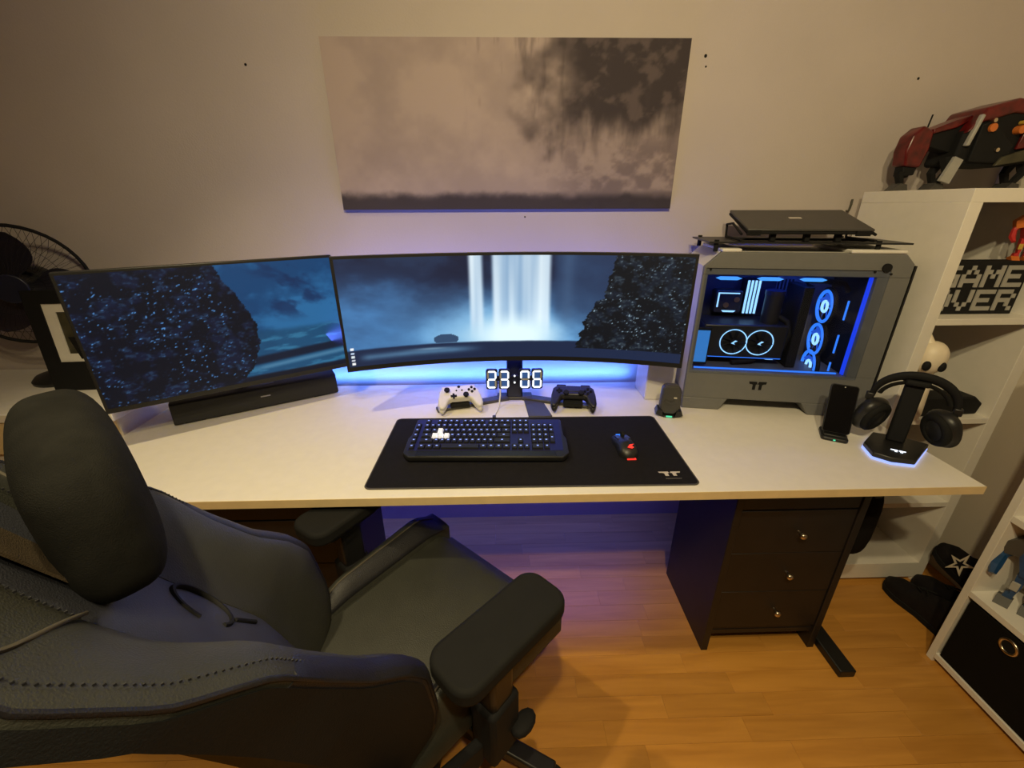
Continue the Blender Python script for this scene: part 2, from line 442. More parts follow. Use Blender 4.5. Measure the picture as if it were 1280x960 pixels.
wall_b = struct('wall_back', bx(WXL-.1, WXR+.1, WY, WY+.1, -.06, CZ), 'wall')
for (hx, hz, r) in ((-.815, 1.844, .004), (.682, 1.872, .005), (.688, 1.843, .003), (1.419, 1.812, .004), (.092, 1.382, .003)):
    ob('screw_hole', MB().cyl((hx, WY-.0012, hz), (hx, WY+.004, hz), r, n=10), 'blackm', wall_b)
ob('wall_hook', MB().tube([(1.298, WY+.002, 1.398), (1.298, WY-.012, 1.398), (1.299, WY-.015, 1.42), (1.300, WY-.013, 1.438)], .0035, 6), 'olive', wall_b)
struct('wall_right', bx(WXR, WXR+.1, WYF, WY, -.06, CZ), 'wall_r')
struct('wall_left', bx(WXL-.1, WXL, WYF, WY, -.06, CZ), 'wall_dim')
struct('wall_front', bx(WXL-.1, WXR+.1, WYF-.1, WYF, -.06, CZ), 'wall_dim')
struct('ceiling', bx(WXL-.1, WXR+.1, WYF-.1, WY+.1, CZ, CZ+.1), 'ceil')
struct('baseboard_back', bx(WXL, -1.10, WY-.014, WY, 0, .07), 'whitem', bev=.003)
struct('baseboard_right', bx(WXR-.014, WXR, .96, WY-.014, 0, .07), 'whitem', bev=.003)

# ------------------------------------------------------------------ desk
DT = .73
t = thing('desk', 'long white desk with yellowed front edge along the back wall', 'desk', (0, 1.28, 0))
L0, L1, DY0, DY1 = -1.245, 1.285, .905-1.28, 1.655-1.28
ob('desktop', bx(L0, L1, DY0+.0015, DY1, DT-.025, DT), 'white', t, bev=.0015)
ob('underside', bx(L0+.002, L1-.002, DY0+.003, DY1-.002, DT-.0262, DT-.0251), 'bounce_dark', t, label='dark sheet added below the desktop to cut bounced light')  # added dark sheet, keeps warm bounce low under the desk
ob('edge_band', bx(L0, L1, DY0, DY0+.0015, DT-.0245, DT-.0006), 'edge', t, label='yellowed edge strip along the desk front')
for xx in (-1.10, 1.108):
    ob('column', bx(xx-.03, xx+.03, .06, .14, .03, DT-.06), 'blackmetal', t, bev=.004)
    ob('foot', bx(xx-.027, xx+.027, -.40, .33, .0, .03), 'blackmetal', t, bev=.004)
    ob('top_bracket', bx(xx-.03, xx+.03, -.25, .33, DT-.06, DT-.025), 'blackmetal', t, bev=.003)
ob('crossbar', bx(-1.07, 1.078, .08, .12, .60, .66), 'blackmetal', t, bev=.003)
ob('led_strip', bx(-1.08, .53, DY1+.0003, DY1+.003, DT-.010, DT-.004), 'led', t, label='blue glowing light strip on the rear edge')

# mouse pad
PCx, PCy, PRz = .0799, 1.1378, -.0089
t = thing('desk_mat', 'large black cloth desk mat with grey hem under the keyboard', 'desk mat', (PCx, PCy, DT), PRz)
def rrect(hx, hy, r, n=5):
    P = []
    for cx, cy, a0 in ((hx-r, hy-r, 0), (-hx+r, hy-r, 90), (-hx+r, -hy+r, 180), (hx-r, -hy+r, 270)):
        for k in range(n+1):
            a = R(a0+90*k/n); P.append((cx+r*math.cos(a), cy+r*math.sin(a)))
    return P
ob('cloth', MB().prism(rrect(.447, .197, .015), .0002, .0036), 'pad', t)
ob('hem', MB().tube([(x, y, .0022) for x, y in rrect(.449, .199, .016)], .0023, 6, closed=True), 'padedge', t, smooth=60)
def tt_logo(w, h, z0, z1, T=None):
    # emblem of two mirrored letter-T strokes
    mb = MB()
    a = [(-.50, .50), (-.06, .50), (-.02, .18), (-.10, .18), (-.10, -.50), (-.26, -.50), (-.26, .10), (-.34, .22), (-.46, .22)]
    for s_ in (1, -1):
        mb.prism([(s_*x*w, y*h) for x, y in a], z0, z1, T=T)
    return mb
ob('emblem', tt_logo(.062, .020, .0036, .0040, rotT((.385, -.150, 0))), 'print', t, label='pale emblem printed on the mat corner')
mb = MB()
for k in range(11): mb.box(.366+k*.0040, .3688+k*.0040, -.1735, -.1705, .0036, .0039)
ob('printed_words', mb, 'printd', t)

# ------------------------------------------------------------------ keyboard
t = thing('keyboard', 'wide black keyboard with blue backlit keys and four white keys', 'keyboard', (-.048, 1.158, DT+.0105), -.030)
kp = rotT((0, 0, .006), rx=R(4))
prof = [(-.243, -.085), (-.225, -.105), (.225, -.105), (.243, -.085), (.243, -.01), (.236, .010), (.236, .095), (.230, .102), (-.230, .102), (-.236, .095), (-.236, .010), (-.243, -.01)]
ob('body', MB().prism(prof, 0, .016, T=kp), 'black', t, bev=.002)
ob('backlight_plate', MB().box(-.233, .228, -.073, .095, .016, .0166, T=kp), 'keyglow', t, label='plate glowing blue between the keys')
key_src = {}
legs = MB()
def key(x, y, w_=.0165, d_=.0150, m='keyb', name='key', lab=None):
    kk = (round(w_, 4), round(d_, 4), m)
    if kk not in key_src:
        hx, hy = w_/2, d_/2
        v = [(-hx,-hy,0),(hx,-hy,0),(hx,hy,0),(-hx,hy,0),(-hx+.0022,-hy+.0015,.007),(hx-.0022,-hy+.0015,.007),(hx-.0022,hy-.0025,.007),(-hx+.0022,hy-.0025,.007)]
        mb = MB(); mb.add(v, [(0,3,2,1),(4,5,6,7),(0,1,5,4),(1,2,6,5),(2,3,7,6),(3,0,4,7)])
        o = ob(name, mb, m, t); key_src[kk] = o
    else:
        o = key_src[kk].copy(); C.objects.link(o)
    o.matrix_local = kp @ Matrix.Translation((x, y, .0166))
    if lab: o['label'] = lab
    if m == 'keyb':
        wl = min(.006, w_*.32)
        legs.box(x-wl/2, x+wl/2, y-.001, y+.0030, .0236, .0239, T=kp)
U = .0187
X0 = -.205
rows = [(.081, [(0, 1), (2, 1), (3, 1), (4, 1), (5, 1), (6.5, 1), (7.5, 1), (8.5, 1), (9.5, 1), (11, 1), (12, 1), (13, 1), (14, 1)]),
        (.0545, [(k, 1) for k in range(13)]+[(13, 2)]),
        (.0270, [(0, 1.5)]+[(1.5+k, 1) for k in range(12)]+[(13.5, 1.5)]),
        (-.0005, [(0, 1.75)]+[(1.75+k, 1) for k in range(11)]+[(12.75, 2.25)]),
        (-.0280, [(0, 2.25)]+[(2.25+k, 1) for k in range(10)]+[(12.25, 2.75)]),
        (-.0590, [(0, 1.25), (1.25, 1.25), (2.5, 1.25), (3.75, 6.25), (10, 1.25), (11.25, 1.25), (12.5, 1.25), (13.75, 1.25)])]
KS = .985
for ry, ks in rows:
    for (kx, kw) in ks:
        xc = X0+(kx+kw/2)*U*KS
        white = (ry == .0270 and kx == 2.5) or (ry == -.0005 and kx in (1.75, 2.75, 3.75))
        key(xc, ry, kw*U*KS-.0010, .0222, 'keyw' if white else 'keyb', lab='white key cap' if white else None)
for ry in (.0545, .027, -.0005, -.028, -.059): key(-.2225, ry, .0166, .0240)
nx = X0+15.25*U*KS
for k in range(3):
    key(nx+k*U*KS+.008, .081, .0168, .0240); key(nx+k*U*KS+.008, .0545, .0168, .0240); key(nx+k*U*KS+.008, .027, .0168, .0240); key(nx+k*U*KS+.008, -.059, .0168, .0240)
key(nx+U*KS+.008, -.028, .0168, .0240)
px_ = nx+3.35*U*KS
for j, ry in enumerate((.0545, .027, -.0005, -.028)):
    for k in range(4):
        if k == 3 and j in (2, 3): continue
        key(px_+k*U*KS+.006, ry, .0168, .0240)
key(px_+.5*U*KS+.006, -.059, .0345, .0240); key(px_+2*U*KS+.006, -.059, .0168, .0240)
key(px_+3*U*KS+.006, -.0142, .0168, .050)
lg = ob('key_legends', legs, 'legend', t); lg['kind'] = 'stuff'
ob('wrist_lip', MB().box(-.205, .205, -.104, -.078, .016, .0185, T=kp), 'blackmetal', t, bev=.0015)

# ------------------------------------------------------------------ mouse
t = thing('mouse', 'small black gaming mouse with red light on the desk mat', 'mouse', (.372, 1.120, DT+.0038), R(1))
def mouse_fn(u, v):
    y_ = -.062+.124*v; a = PI*u
    wd = .031*interp(v, [0, .12, .5, .8, 1], [.35, .95, .88, 1.0, .82]); hh = interp(v, [0, .1, .35, .7, 1], [.008, .026, .038, .028, .010])
    return (-wd*math.cos(a), y_, max(0, hh*math.sin(a)**.6))
ob('shell', MB().slab(mouse_fn, lambda u, v: (mouse_fn(u, v)[0], mouse_fn(u, v)[1], 0.0), 14, 12), 'black', t, smooth=50)
ob('wheel', MB().cyl((-.004, .034, .029), (.004, .034, .029), .010, n=14), 'rubber', t)
ob('wheel_light', bx(-.012, .012, .056, .0605, .011, .0165), 'bluelight', t)
for s_ in (-.012, .012): ob('button', MB().box(s_-.0095, s_+.0095, .012, .056, 0, .003, T=rotT((0, 0, .030), rx=R(-17))), 'navy', t, bev=.001)
lg = MB(); T_ = rotT((.003, -.047, .0345), rx=R(30))
lg.prism([(-.011, -.002), (-.004, .007), (.010, .009), (.002, .003), (.008, -.002), (.002, -.006)], 0, .0012, T=T_)
ob('emblem', lg, 'redlight', t, label='red glowing eye emblem')
ob('tail_light', bx(-.010, .016, -.066, -.060, .001, .004), 'redlight', t)

# ------------------------------------------------------------------ curved centre monitor
def curved(z0, z1, off, nu, nv, half=.556, sag=.098, cx=.047, yc=1.425):
    Rr = (half**2+sag**2)/(2*sag); am = math.asin(half/Rr)
    def fn(u, v):
        a = -am+2*am*u
        return (cx+(Rr+off)*math.sin(a), yc-Rr+(Rr+off)*math.cos(a), z0+(z1-z0)*v)
    return fn
t = thing('monitor', 'wide curved monitor showing a waterfall at the centre of the desk', 'monitor', (0, 0, 0))
MZ0, MZ1 = .915, 1.283
nu, nv = 420, 130
scr = MB(); scr.grid(curved(MZ0+.016, MZ1-.008, -.001, nu, nv, half=.548, sag=.0952), nu, nv)
o = ob('screen', scr, 'screen', t, smooth=60, fix=False)
u_, v_ = uvgrid(nu, nv); paint(o, waterfall_picture(u_, v_))
ob('bezel', MB().slab(curved(MZ0, MZ1, .0, 48, 1), curved(MZ0, MZ1, .022, 48, 1), 48, 1), 'black', t, smooth=40)
ob('rear_shell', MB().slab(curved(MZ0+.05, MZ1-.05, .022, 24, 4, half=.42, sag=.0558), curved(MZ0+.08, MZ1-.08, .05, 24, 4, half=.36, sag=.041), 24, 4), 'black', t, smooth=40)
ob('neck', bx(.017, .077, 1.487, 1.535, DT+.012, 1.13), 'navy', t, bev=.006)
ob('arm_joint', bx(.005, .089, 1.468, 1.49, 1.05, 1.15), 'black', t, bev=.004)
foot = []
for (x0, y0, x1, y1) in ((.02, 1.505, -.240, 1.402), (.08, 1.505, .342, 1.408)):
    d = Vector((x1-x0, y1-y0)).normalized(); n = Vector((-d.y, d.x))*.016
    ob('leg', MB().prism([(x0-n.x*1.3, y0-n.y*1.3), (x1-n.x, y1-n.y), (x1+n.x, y1+n.y), (x0+n.x*1.3, y0+n.y*1.3)], DT+.0005, DT+.012), 'grey', t, bev=.003)
ob('hub', MB().prism([(-.02, 1.487), (.115, 1.487), (.115, 1.535), (-.02, 1.535)], DT+.0005, DT+.014), 'grey', t, bev=.004)
ob('foot_plate', MB().prism([(.092, 1.343), (.176, 1.343), (.150, 1.486), (.082, 1.486)], DT+.0005, DT+.005), 'grey', t, bev=.0015, label='flat dark grey plate reaching to the desk mat')

# left flat monitor
A_ = Vector((-1.158, 1.146)); B_ = Vector((-.580, 1.530))
d = (B_-A_); Lm = d.length; ang = math.atan2(d.y, d.x)
t = thing('monitor', 'flat monitor showing dark rocks, turned inward at the left', 'monitor', (A_.x, A_.y, 0), ang)
LZ0, LZ1 = .862, 1.268
tilt = rotT((0, 0, LZ0), rx=R(0))
hm = LZ1-LZ0
nu, nv = 230, 150
scr = MB(); scr.grid(lambda u, v: (.008+(Lm-.016)*u, -.0008, .016+(hm-.024)*v), nu, nv, T=tilt)
o = ob('screen', scr, 'screen', t, fix=False)
u_, v_ = uvgrid(nu, nv); paint(o, rock_picture(u_, v_))
ob('bezel', MB().box(0, Lm, 0, .022, 0, hm, T=tilt), 'black', t, bev=.002)
ob('rear_shell', MB().box(.15, Lm-.15, .022, .05, .08, hm-.08, T=tilt), 'black', t, bev=.01)
ob('pole', MB().cyl((Lm/2, .235, DT+.015), (Lm/2, .235, 1.10), .02, n=16), 'blackmetal', t, smooth=40)
ob('swivel_arm', MB().box(Lm/2-.025, Lm/2+.025, .045, .235, 1.03, 1.07), 'blackmetal', t, bev=.004)
ob('clamp_base', MB().box(Lm/2-.05, Lm/2+.05, .19, .28, DT+.0005, DT+.015), 'blackmetal', t, bev=.003)

# soundbar
P0 = Vector((-1.118, 1.312)); P1 = Vector((-.655, 1.580)); d = P1-P0
t = thing('soundbar', 'long black soundbar under the left monitor', 'soundbar', (P0.x, P0.y, DT), math.atan2(d.y, d.x))
ob('body', MB().prism([(0, .004), (.012, .075), (.022, .080), (.085, .080), (.085, .004)], 0, d.length, axis='x'), 'black', t, bev=.004)
ob('foot', bx(.03, .09, .01, .075, 0, .004), 'rubber', t); ob('foot', bx(d.length-.09, d.length-.03, .01, .075, 0, .004), 'rubber', t)
ob('name_bar', MB().box(.268, .300, -.0006, .0006, -.0022, .0022, T=rotT((0, .0075, .045), rx=R(-10))), 'greyl', t, label='small pale bar on the front')
ob('control_panel', bx(.22, .32, .035, .065, .080, .0806), 'grey', t)

# ------------------------------------------------------------------ clock
t = thing('clock', 'white LED digital clock reading 23:06 below the curved monitor', 'clock', (.043, 1.452, .796))
SEG = {'2': 'abged', '3': 'abgcd', '0': 'abcdef', '6': 'afgedc'}
Hc, Wc, th = .068, .034, .0062
def digit(ch, x):
    fr = ob('digit_frame', MB().prism(rrect(Wc/2+.0045, Hc/2+.0045, .008), 0, .012, T=rotT((x, .006, Hc/2+.0045), rx=R(90))), 'navy', t)
    S = dict(a=(0, Hc/2-th/2, 1), g=(0, 0, 1), d=(0, -Hc/2+th/2, 1), f=(-Wc/2+th/2, Hc/4, 0), b=(Wc/2-th/2, Hc/4, 0), e=(-Wc/2+th/2, -Hc/4, 0), c=(Wc/2-th/2, -Hc/4, 0))
    for k, (sx, sz, hor) in S.items():
        ln = (Wc-th*1.1)/2 if hor else (Hc/2-th*1.1)/2; q = th/2
        if hor: P = [(-ln, 0), (-ln+q*.8, q), (ln-q*.8, q), (ln, 0), (ln-q*.8, -q), (-ln+q*.8, -q)]
        else: P = [(0, -ln), (q, -ln+q*.8), (q, ln-q*.8), (0, ln), (-q, ln-q*.8), (-q, -ln+q*.8)]
        P = [(x+sx+a, Hc/2+.0045+sz+b) for a, b in P]
        ob('segment', MB().prism(P, -.0085, -.006, axis='y'), 'digit' if k in SEG[ch] else 'greyl', t, label='lit white segment' if k in SEG[ch] else 'unlit grey segment')
    for sz in (Hc/4, -Hc/4):
        ob('window_pane', MB().box(x-Wc/2+th+.001, x+Wc/2-th-.001, -.0064, -.0060, Hc/2+.0045+sz-Hc/4+th*.75, Hc/2+.0045+sz+Hc/4-th*.75), 'digbg', t, label='bluish opening inside the digit')
for ch, x in (('2', -.081), ('3', -.035), ('0', .040), ('6', .085)): digit(ch, x)
for z_ in (.024, .050): ob('colon_dot', MB().cyl((.0025, -.003, z_), (.0025, .0, z_), .0035, n=12), 'digit', t)
ob('back_bar', bx(-.085, .09, .006, .012, .028, .046), 'navy', t)
ob('bracket', bx(-.006, .014, .012, .0345, .030, .044), 'navy', t)
o = ob('cable', MB().tube([(-.008, 1.452, .80), (-.008, 1.438, .775), (-.012, 1.425, .745), (-.018, 1.40, .7335), (-.028, 1.36, .7335), (-.030, 1.345, .7335)], .0026, 8), 'padw', smooth=60)
tag(o, 'thin white cable running from the clock down to the desk mat', 'cable')
o = ob('cable_plug', MB().box(-.036, -.024, 1.328, 1.346, DT+.0042, DT+.011), 'black', bev=.002)
tag(o, 'small black plug on the mat edge behind the keyboard', 'plug')

# ------------------------------------------------------------------ game controllers
def controller(name, label, loc, rz, mbody, mgrip, mstick, kind):
    t = thing(name, label, 'game controller', loc, rz, 'game controllers resting on the monitor stand')
    T = rotT((0, 0, .034), rx=R(24))
    half = [(0, .050), (.030, .052), (.055, .047), (.070, .030), (.077, -.002), (.080, -.035), (.074, -.054), (.062, -.056), (.052, -.040), (.042, -.016), (.028, -.008), (0, -.008)]
    if kind == 'flat':
        half = [(0, .046), (.030, .046), (.062, .046), (.074, .034), (.080, .002), (.082, -.034), (.077, -.052), (.064, -.053), (.055, -.036), (.044, -.006), (.03, .0), (0, .0)]
    poly = half+[(-x, y) for x, y in reversed(half[1:-1])]
    ob('shell', MB().prism(poly, -.016, .014, T=T), mbody, t, bev=.010, seg=3)
    for s_ in (-1, 1):
        ob('grip', MB().ell((s_*.068, -.026, -.008), (.013, .036, .018), 1, 1, 14, 10, T=T), mgrip, t, smooth=80)
        ob('bumper', MB().box(min(s_*.026, s_*.062), max(s_*.026, s_*.062), .045, .058, -.008, .008, T=T), mgrip, t, bev=.004)
    st = ((-.044, .024), (.022, -.004)) if kind == 'round' else ((-.027, .004), (.027, .004))
    for sx, sy in st:
        ob('thumbstick', MB().cyl((sx, sy, .012), (sx, sy, .022), .006, n=12, T=T).cyl((sx, sy, .022), (sx, sy, .026), .0105, .0095, n=16, T=T), mstick, t, smooth=40)
    dx, dy = (-.022, -.002) if kind == 'round' else (-.052, .020)
    ob('direction_pad', MB().box(dx-.011, dx+.011, dy-.0035, dy+.0035, .013, .018, T=T).box(dx-.0035, dx+.0035, dy-.011, dy+.011, .013, .018, T=T), mstick, t)
    bx_, by_ = (.046, .024) if kind == 'round' else (.052, .020)
    for a in range(4):
        cx, cy = bx_+.0105*math.cos(a*PI/2), by_+.0105*math.sin(a*PI/2)
        ob('face_button', MB().cyl((cx, cy, .012), (cx, cy, .018), .0048, n=12, T=T), mstick, t)
    if kind == 'round':
        for cx in (-.010, .010): ob('menu_button', MB().cyl((cx, .024, .013), (cx, .024, .0165), .003, n=10, T=T), mstick, t)
        ob('home_button', MB().cyl((0, .042, .011), (0, .042, .0165), .0055, n=14, T=T), mstick, t)
    else:
        ob('touchpad', MB().box(-.026, .026, .016, .044, .012, .0155, T=T), 'black', t, bev=.0015)
    # rubber rest holding the tilted pad
    ob('rest', MB().prism([(-.02, .0), (.02, .0), (.02, .026), (-.02, .012)], -.035, .035, axis='x', T=rotT((0, .012, 0))), 'blackm', t)
controller('game_controller', 'white game controller with black thumbsticks left of the clock', (-.155, 1.415, DT+.0125), R(10), 'padw', 'padw', 'blackm', 'round')
controller('game_controller', 'black game controller right of the clock', (.258, 1.405, DT+.0125), R(-7), 'black', 'black', 'blackm', 'flat')

# faceted device
t = thing('speaker', 'dark grey faceted upright device with a green light beside the computer tower', 'device', (.592, 1.352, DT), R(-14))
T_ = rotT((0, 0, 0), rx=R(-6))
ob('faceted_body', MB().prism([(-.034, .022), (-.030, .098), (-.020, .112), (.022, .112), (.034, .096), (.036, .022), (.018, .004), (-.018, .004)], -.018, .022, axis='y', T=T_), 'grey', t, bev=.006, seg=1)
ob('chest_ridge', MB().prism([(-.020, .050), (0, .040), (.020, .050), (.016, .060), (0, .052), (-.016, .060)], -.0215, -.017, axis='y', T=T_), 'grey', t)
ob('badge', MB().box(.010, .020, -.0205, -.017, .066, .071, T=T_), 'print', t)
for s_ in (-1, 1): ob('side_foot', MB().prism([(s_*.020, 0), (s_*.046, .010), (s_*.040, .026), (s_*.024, .024)], -.026, .02, axis='y'), 'black', t)
ob('front_foot', bx(-.02, .02, -.030, .02, 0, .006), 'black', t, bev=.002)
ob('status_light', bx(-.010, .010, -.0315, -.029, .003, .008), 'greenlight', t)
o = ob('storage_box', bx(.545, .655, 1.475, 1.60, DT+.0005, .915), 'casew', bev=.004)
tag(o, 'plain white box standing behind the curved monitor beside the tower', 'box')

# ------------------------------------------------------------------ computer tower
CA = R(-10)
t = thing('computer_tower', 'large white computer tower with a glass side showing blue lights', 'computer', (.66, 1.404, DT), CA)
Wd, Dp, Ht = .605, .262, .553
cor = [(0, .03), (0, Ht-.045), (.045, Ht), (Wd-.03, Ht), (Wd, Ht-.03), (Wd, .03)]
wx0, wx1, wz0, wz1 = .015, .514, .150, .482
def frame_strip(P): return MB().prism(P, 0, .016, axis='y')
ob('top_frame', frame_strip([(0, Ht-.045), (.045, Ht), (Wd-.03, Ht), (Wd, Ht-.03), (Wd, wz1), (0, wz1)]), 'greyc', t, bev=.002)
ob('bottom_frame', frame_strip([(0, .045), (0, wz0), (Wd, wz0), (Wd, .045)]), 'greyc', t, bev=.002)
ob('right_frame', frame_strip([(wx1, wz0), (wx1, wz1), (Wd, wz1), (Wd, wz0)]), 'greyc', t, bev=.001)
ob('left_frame', frame_strip([(0, wz0), (0, wz1), (wx0, wz1), (wx0, wz0)]), 'greyc', t, bev=.001)
ob('glass_panel', bx(wx0-.008, wx1+.03, -.0045, -.0005, wz0-.008, wz1+.022), 'glass', t)
ob('roof_panel', MB().prism([(0, Ht-.045), (.045, Ht), (Wd-.03, Ht), (Wd, Ht-.03), (Wd, Ht-.05), (Wd-.04, Ht-.012), (.05, Ht-.012), (.012, Ht-.055)], .016, Dp, axis='y'), 'casew', t)
for (x0, x1) in ((.045, .105), (.42, Wd-.03)):
    ob('roof_rim', bx(x0, x1, -.002, Dp-.02, Ht, Ht+.011), 'casew', t, bev=.004, label='raised white rim on the roof')
ob('back_panel', bx(.006, Wd-.006, Dp-.008, Dp, .03, Ht-.03), 'greyc', t)
ob('left_panel', bx(0, .006, .016, Dp, .03, Ht-.045), 'casew', t)
ob('right_panel', bx(Wd-.006, Wd, .016, Dp, .03, Ht-.03), 'casew', t)
ob('front_glass', bx(Wd+.006, Wd+.011, .004, Dp-.07, .02, Ht-.035), 'black', t, label='dark glass slab on the right end')
ob('bottom_panel', bx(.0, Wd, .016, Dp, .045, .060), 'greyc', t)
ob('foot', MB().prism([(0, 0), (.13, 0), (.155, .045), (0, .045)], 0, Dp, axis='y'), 'greyc', t, bev=.003)
ob('foot', MB().prism([(.43, 0), (Wd, 0), (Wd, .045), (.40, .045)], 0, Dp, axis='y'), 'greyc', t, bev=.003)
ob('emblem', tt_logo(.058, .030, 0, .0022, rotT((.243, 0, .102), rx=R(90))), 'blackm', t, label='black emblem below the glass')
for (x, z_, r) in ((.530, .512, .013), (.546, .494, .003), (.50, .500, .003), (.02, .500, .003)):
    ob('thumbscrew', MB().cyl((x, -.006, z_), (x, .004, z_), r, n=18), 'blackm', t)
ob('top_glass', bx(.004, .585, .005, Dp-.03, Ht+.026, Ht+.031), 'black', t, label='dark glass sheet raised over the roof')
for x, y_ in ((.03, .02), (.03, .23), (.50, .02), (.50, .23)):
    ob('standoff', MB().cyl((x, y_, Ht), (x, y_, Ht+.036), .007, n=12), 'blackm', t)
# inside
ob('motherboard', bx(.012, .33, Dp-.022, Dp-.009, .10, wz1+.03), 'pcb', t)
ob('vented_tray', bx(.33, .44, Dp-.018, Dp-.009, .07, wz1+.03), 'pcmetal', t)
mb = MB()
for r_ in range(4):
    for c_ in range(5):
        mb.box(.335+c_*.012, .341+c_*.012, Dp-.0195, Dp-.0178, .20+r_*.062, .25+r_*.062)
ob('vent_slots', mb, 'blackm', t)
ob('shroud', bx(.012, .518, .02, Dp-.022, .062, .148), 'pcmetal', t, bev=.003)
ob('interior_ceiling', bx(.012, .518, .02, Dp-.02, wz1+.028, wz1+.036), 'blackm', t)
cb = ob('cooler_block', MB().prism(rrect(.048, .042, .008), 0, .05, T=rotT((.157, Dp-.022, .357), rx=R(90))), 'black', t, bev=.003)
for P in ([(-.040, .020), (-.040, -.034), (.035, -.034), (.035, -.030), (-.035, -.030), (-.035, .020)], [(-.02, .032), (.03, .032), (.024, .038), (-.014, .038)]):
    ob('block_light', MB().prism(P, .050, .0515, T=rotT((.157, Dp-.022, .357), rx=R(90)) @ Matrix.Scale(-1, 4, (0, 1, 0))), 'cyan', cb)
for (x, z_) in ((.150, .345), (.185, .366)):
    ob('fitting', MB().cyl((x, Dp-.074, z_), (x, Dp-.050, z_), .010, n=14), 'chrome', cb)
for k in range(4):
    rm = ob('memory_stick', bx(.209+k*.0125, .216+k*.0125, .185, Dp-.022, .315, .440), 'black', t)
    ob('light_bar', bx(.2095+k*.0125, .2155+k*.0125, .179, .185, .318, .438), 'cyan', rm)
g = ob('graphics_card', bx(.055, .335, .075, .225, .175, .300), 'black', t, bev=.006)
for cx in (.160, .248):
    ob('ring_light', MB().tube([(cx+.045*math.cos(a*PI/18), .072, .238+.045*math.sin(a*PI/18)) for a in range(36)], .0018, 6, closed=True), 'cyan', g)
    hub = MB().cyl((cx, .062, .238), (cx, .075, .238), .013, n=16)
    for k in range(9):
        a = k*2*PI/9
        hub.box(.012, .041, -.006, .006, -.001, .001, T=Matrix.Translation((cx, .069, .238)) @ Matrix.Rotation(a, 4, 'Y') @ Matrix.Rotation(.5, 4, 'X'))
    ob('cooling_fan', hub, 'blackm', g)
    ob('hub_mark', MB().prism([(-.010, -.003), (.002, .008), (.010, .006), (-.002, -.001), (.004, -.007)], 0, .001, T=rotT((cx, .062, .238), rx=R(90))), 'cyan', g)
ob('edge_light', bx(.06, .33, .0735, .076, .179, .181), 'bluelight', g)
ob('lcd_screen', bx(.018, .066, .035, .040, .170, .285), 'lcd', t, label='small bright blue display')
ob('lcd_frame', bx(.014, .071, .040, .048, .160, .295), 'blackm', t)
ob('reservoir', MB().cyl((.285, .125, .215), (.285, .125, .40), .030, n=20), 'black', t, smooth=40)
ob('reservoir_cap', MB().cyl((.285, .125, .40), (.285, .125, .415), .032, n=20), 'navy', t)
ob('coolant_tube', MB().tube([(.285, .12, .22), (.31, .10, .19), (.335, .09, .21), (.345, .09, .27), (.335, .10, .31), (.30, .12, .33)], .009, 10), 'blackm', t, smooth=60)
ob('coolant_tube', MB().tube([(.285, .12, .215), (.275, .10, .185), (.24, .09, .165), (.17, .08, .158)], .009, 10), 'blackm', t, smooth=60)
ob('coolant_tube', MB().tube([(.385, .10, .43), (.36, .11, .452), (.42, .10, .455), (.48, .10, .445), (.50, .10, .42)], .010, 10), 'blackm', t, smooth=60)
ob('pump_fitting', bx(.285, .312, .086, .095, .172, .182), 'cyan', t)
ob('radiator', bx(.352, .384, .075, .200, .149, .435), 'blackm', t, bev=.003)
def fan_bm(r):
    mb = MB()
    for k in range(7):
        a = k*2*PI/7
        mb.add([(.014, -.005, -.006), (r*.86, -.016, -.009), (r*.88, .014, .008), (.014, .010, .006)], [(0, 1, 2, 3)], Matrix.Rotation(a, 4, 'Z'))
    return mb
for k, zc in enumerate((.366, .249, .150)):
    T_ = Matrix.Translation((.452, .110, zc)) @ Matrix.Rotation(R(-4), 4, 'Z') @ Matrix.Rotation(R(-90), 4, 'Y')
    fr = MB().tube([(.060*math.cos(a*PI/16), .060*math.sin(a*PI/16), 0) for a in range(32)], .007, 8, closed=True, T=T_)
    f = ob('case_fan', fr, 'blackm', t, smooth=60)
    ob('ring_light', MB().tube([(.052*math.cos(a*PI/16), .052*math.sin(a*PI/16), .006) for a in range(32)], .0055, 8, closed=True, T=T_), 'bluelight', f, smooth=60)
    ob('hub_light', MB().tube([(.018*math.cos(a*PI/10), .018*math.sin(a*PI/10), .006) for a in range(20)], .0045, 8, closed=True, T=T_), 'cyan', f, smooth=60)
    ob('blades', MB().add(fan_bm(.050).v, fan_bm(.050).f, T_), 'bladeblue', f, fix=False)
    ob('side_glow', MB().box(.488, .492, .06, .065, zc-.035, zc+.030), 'bluelight', f)
for xc in (.110, .243, .377):
    T_ = Matrix.Translation((xc, .11, wz1+.014))
    f = ob('case_fan', MB().tube([(.058*math.cos(a*PI/16), .058*math.sin(a*PI/16), 0) for a in range(32)], .009, 8, closed=True, T=T_), 'blackm', t, smooth=60)
    ob('ring_light', MB().tube([(.047*math.cos(a*PI/16), .047*math.sin(a*PI/16), -.006) for a in range(32)], .007, 8, closed=True, T=T_), 'bluelight', f, smooth=60)
    ob('light_bar', MB().prism([(-.042, .459), (-.028, .453), (.028, .453), (.042, .459), (.028, .464), (-.028, .464)], .085, .092, axis='y', T=Matrix.Translation((xc, 0, 0))), 'cyanblue', f)
ob('interior_side', bx(.520, .526, .017, Dp-.022, .062, wz1+.03), 'blackm', t)
ob('front_light_bar', bx(.512, .5185, .020, .035, wz0, wz1), 'blueglow', t)
ob('floor_light_bar', bx(.03, .50, .030, .036, .148, .152), 'bluelight', t)
lt = area('tower_inner_light', (0, 0, 0), (0, 1, 0), .30, .10, 1.6, (.04, .12, 1.0))
lt.parent = t; lt.location = (.24, .12, wz1+.022); lt.rotation_euler = (R(28), 0, 0)

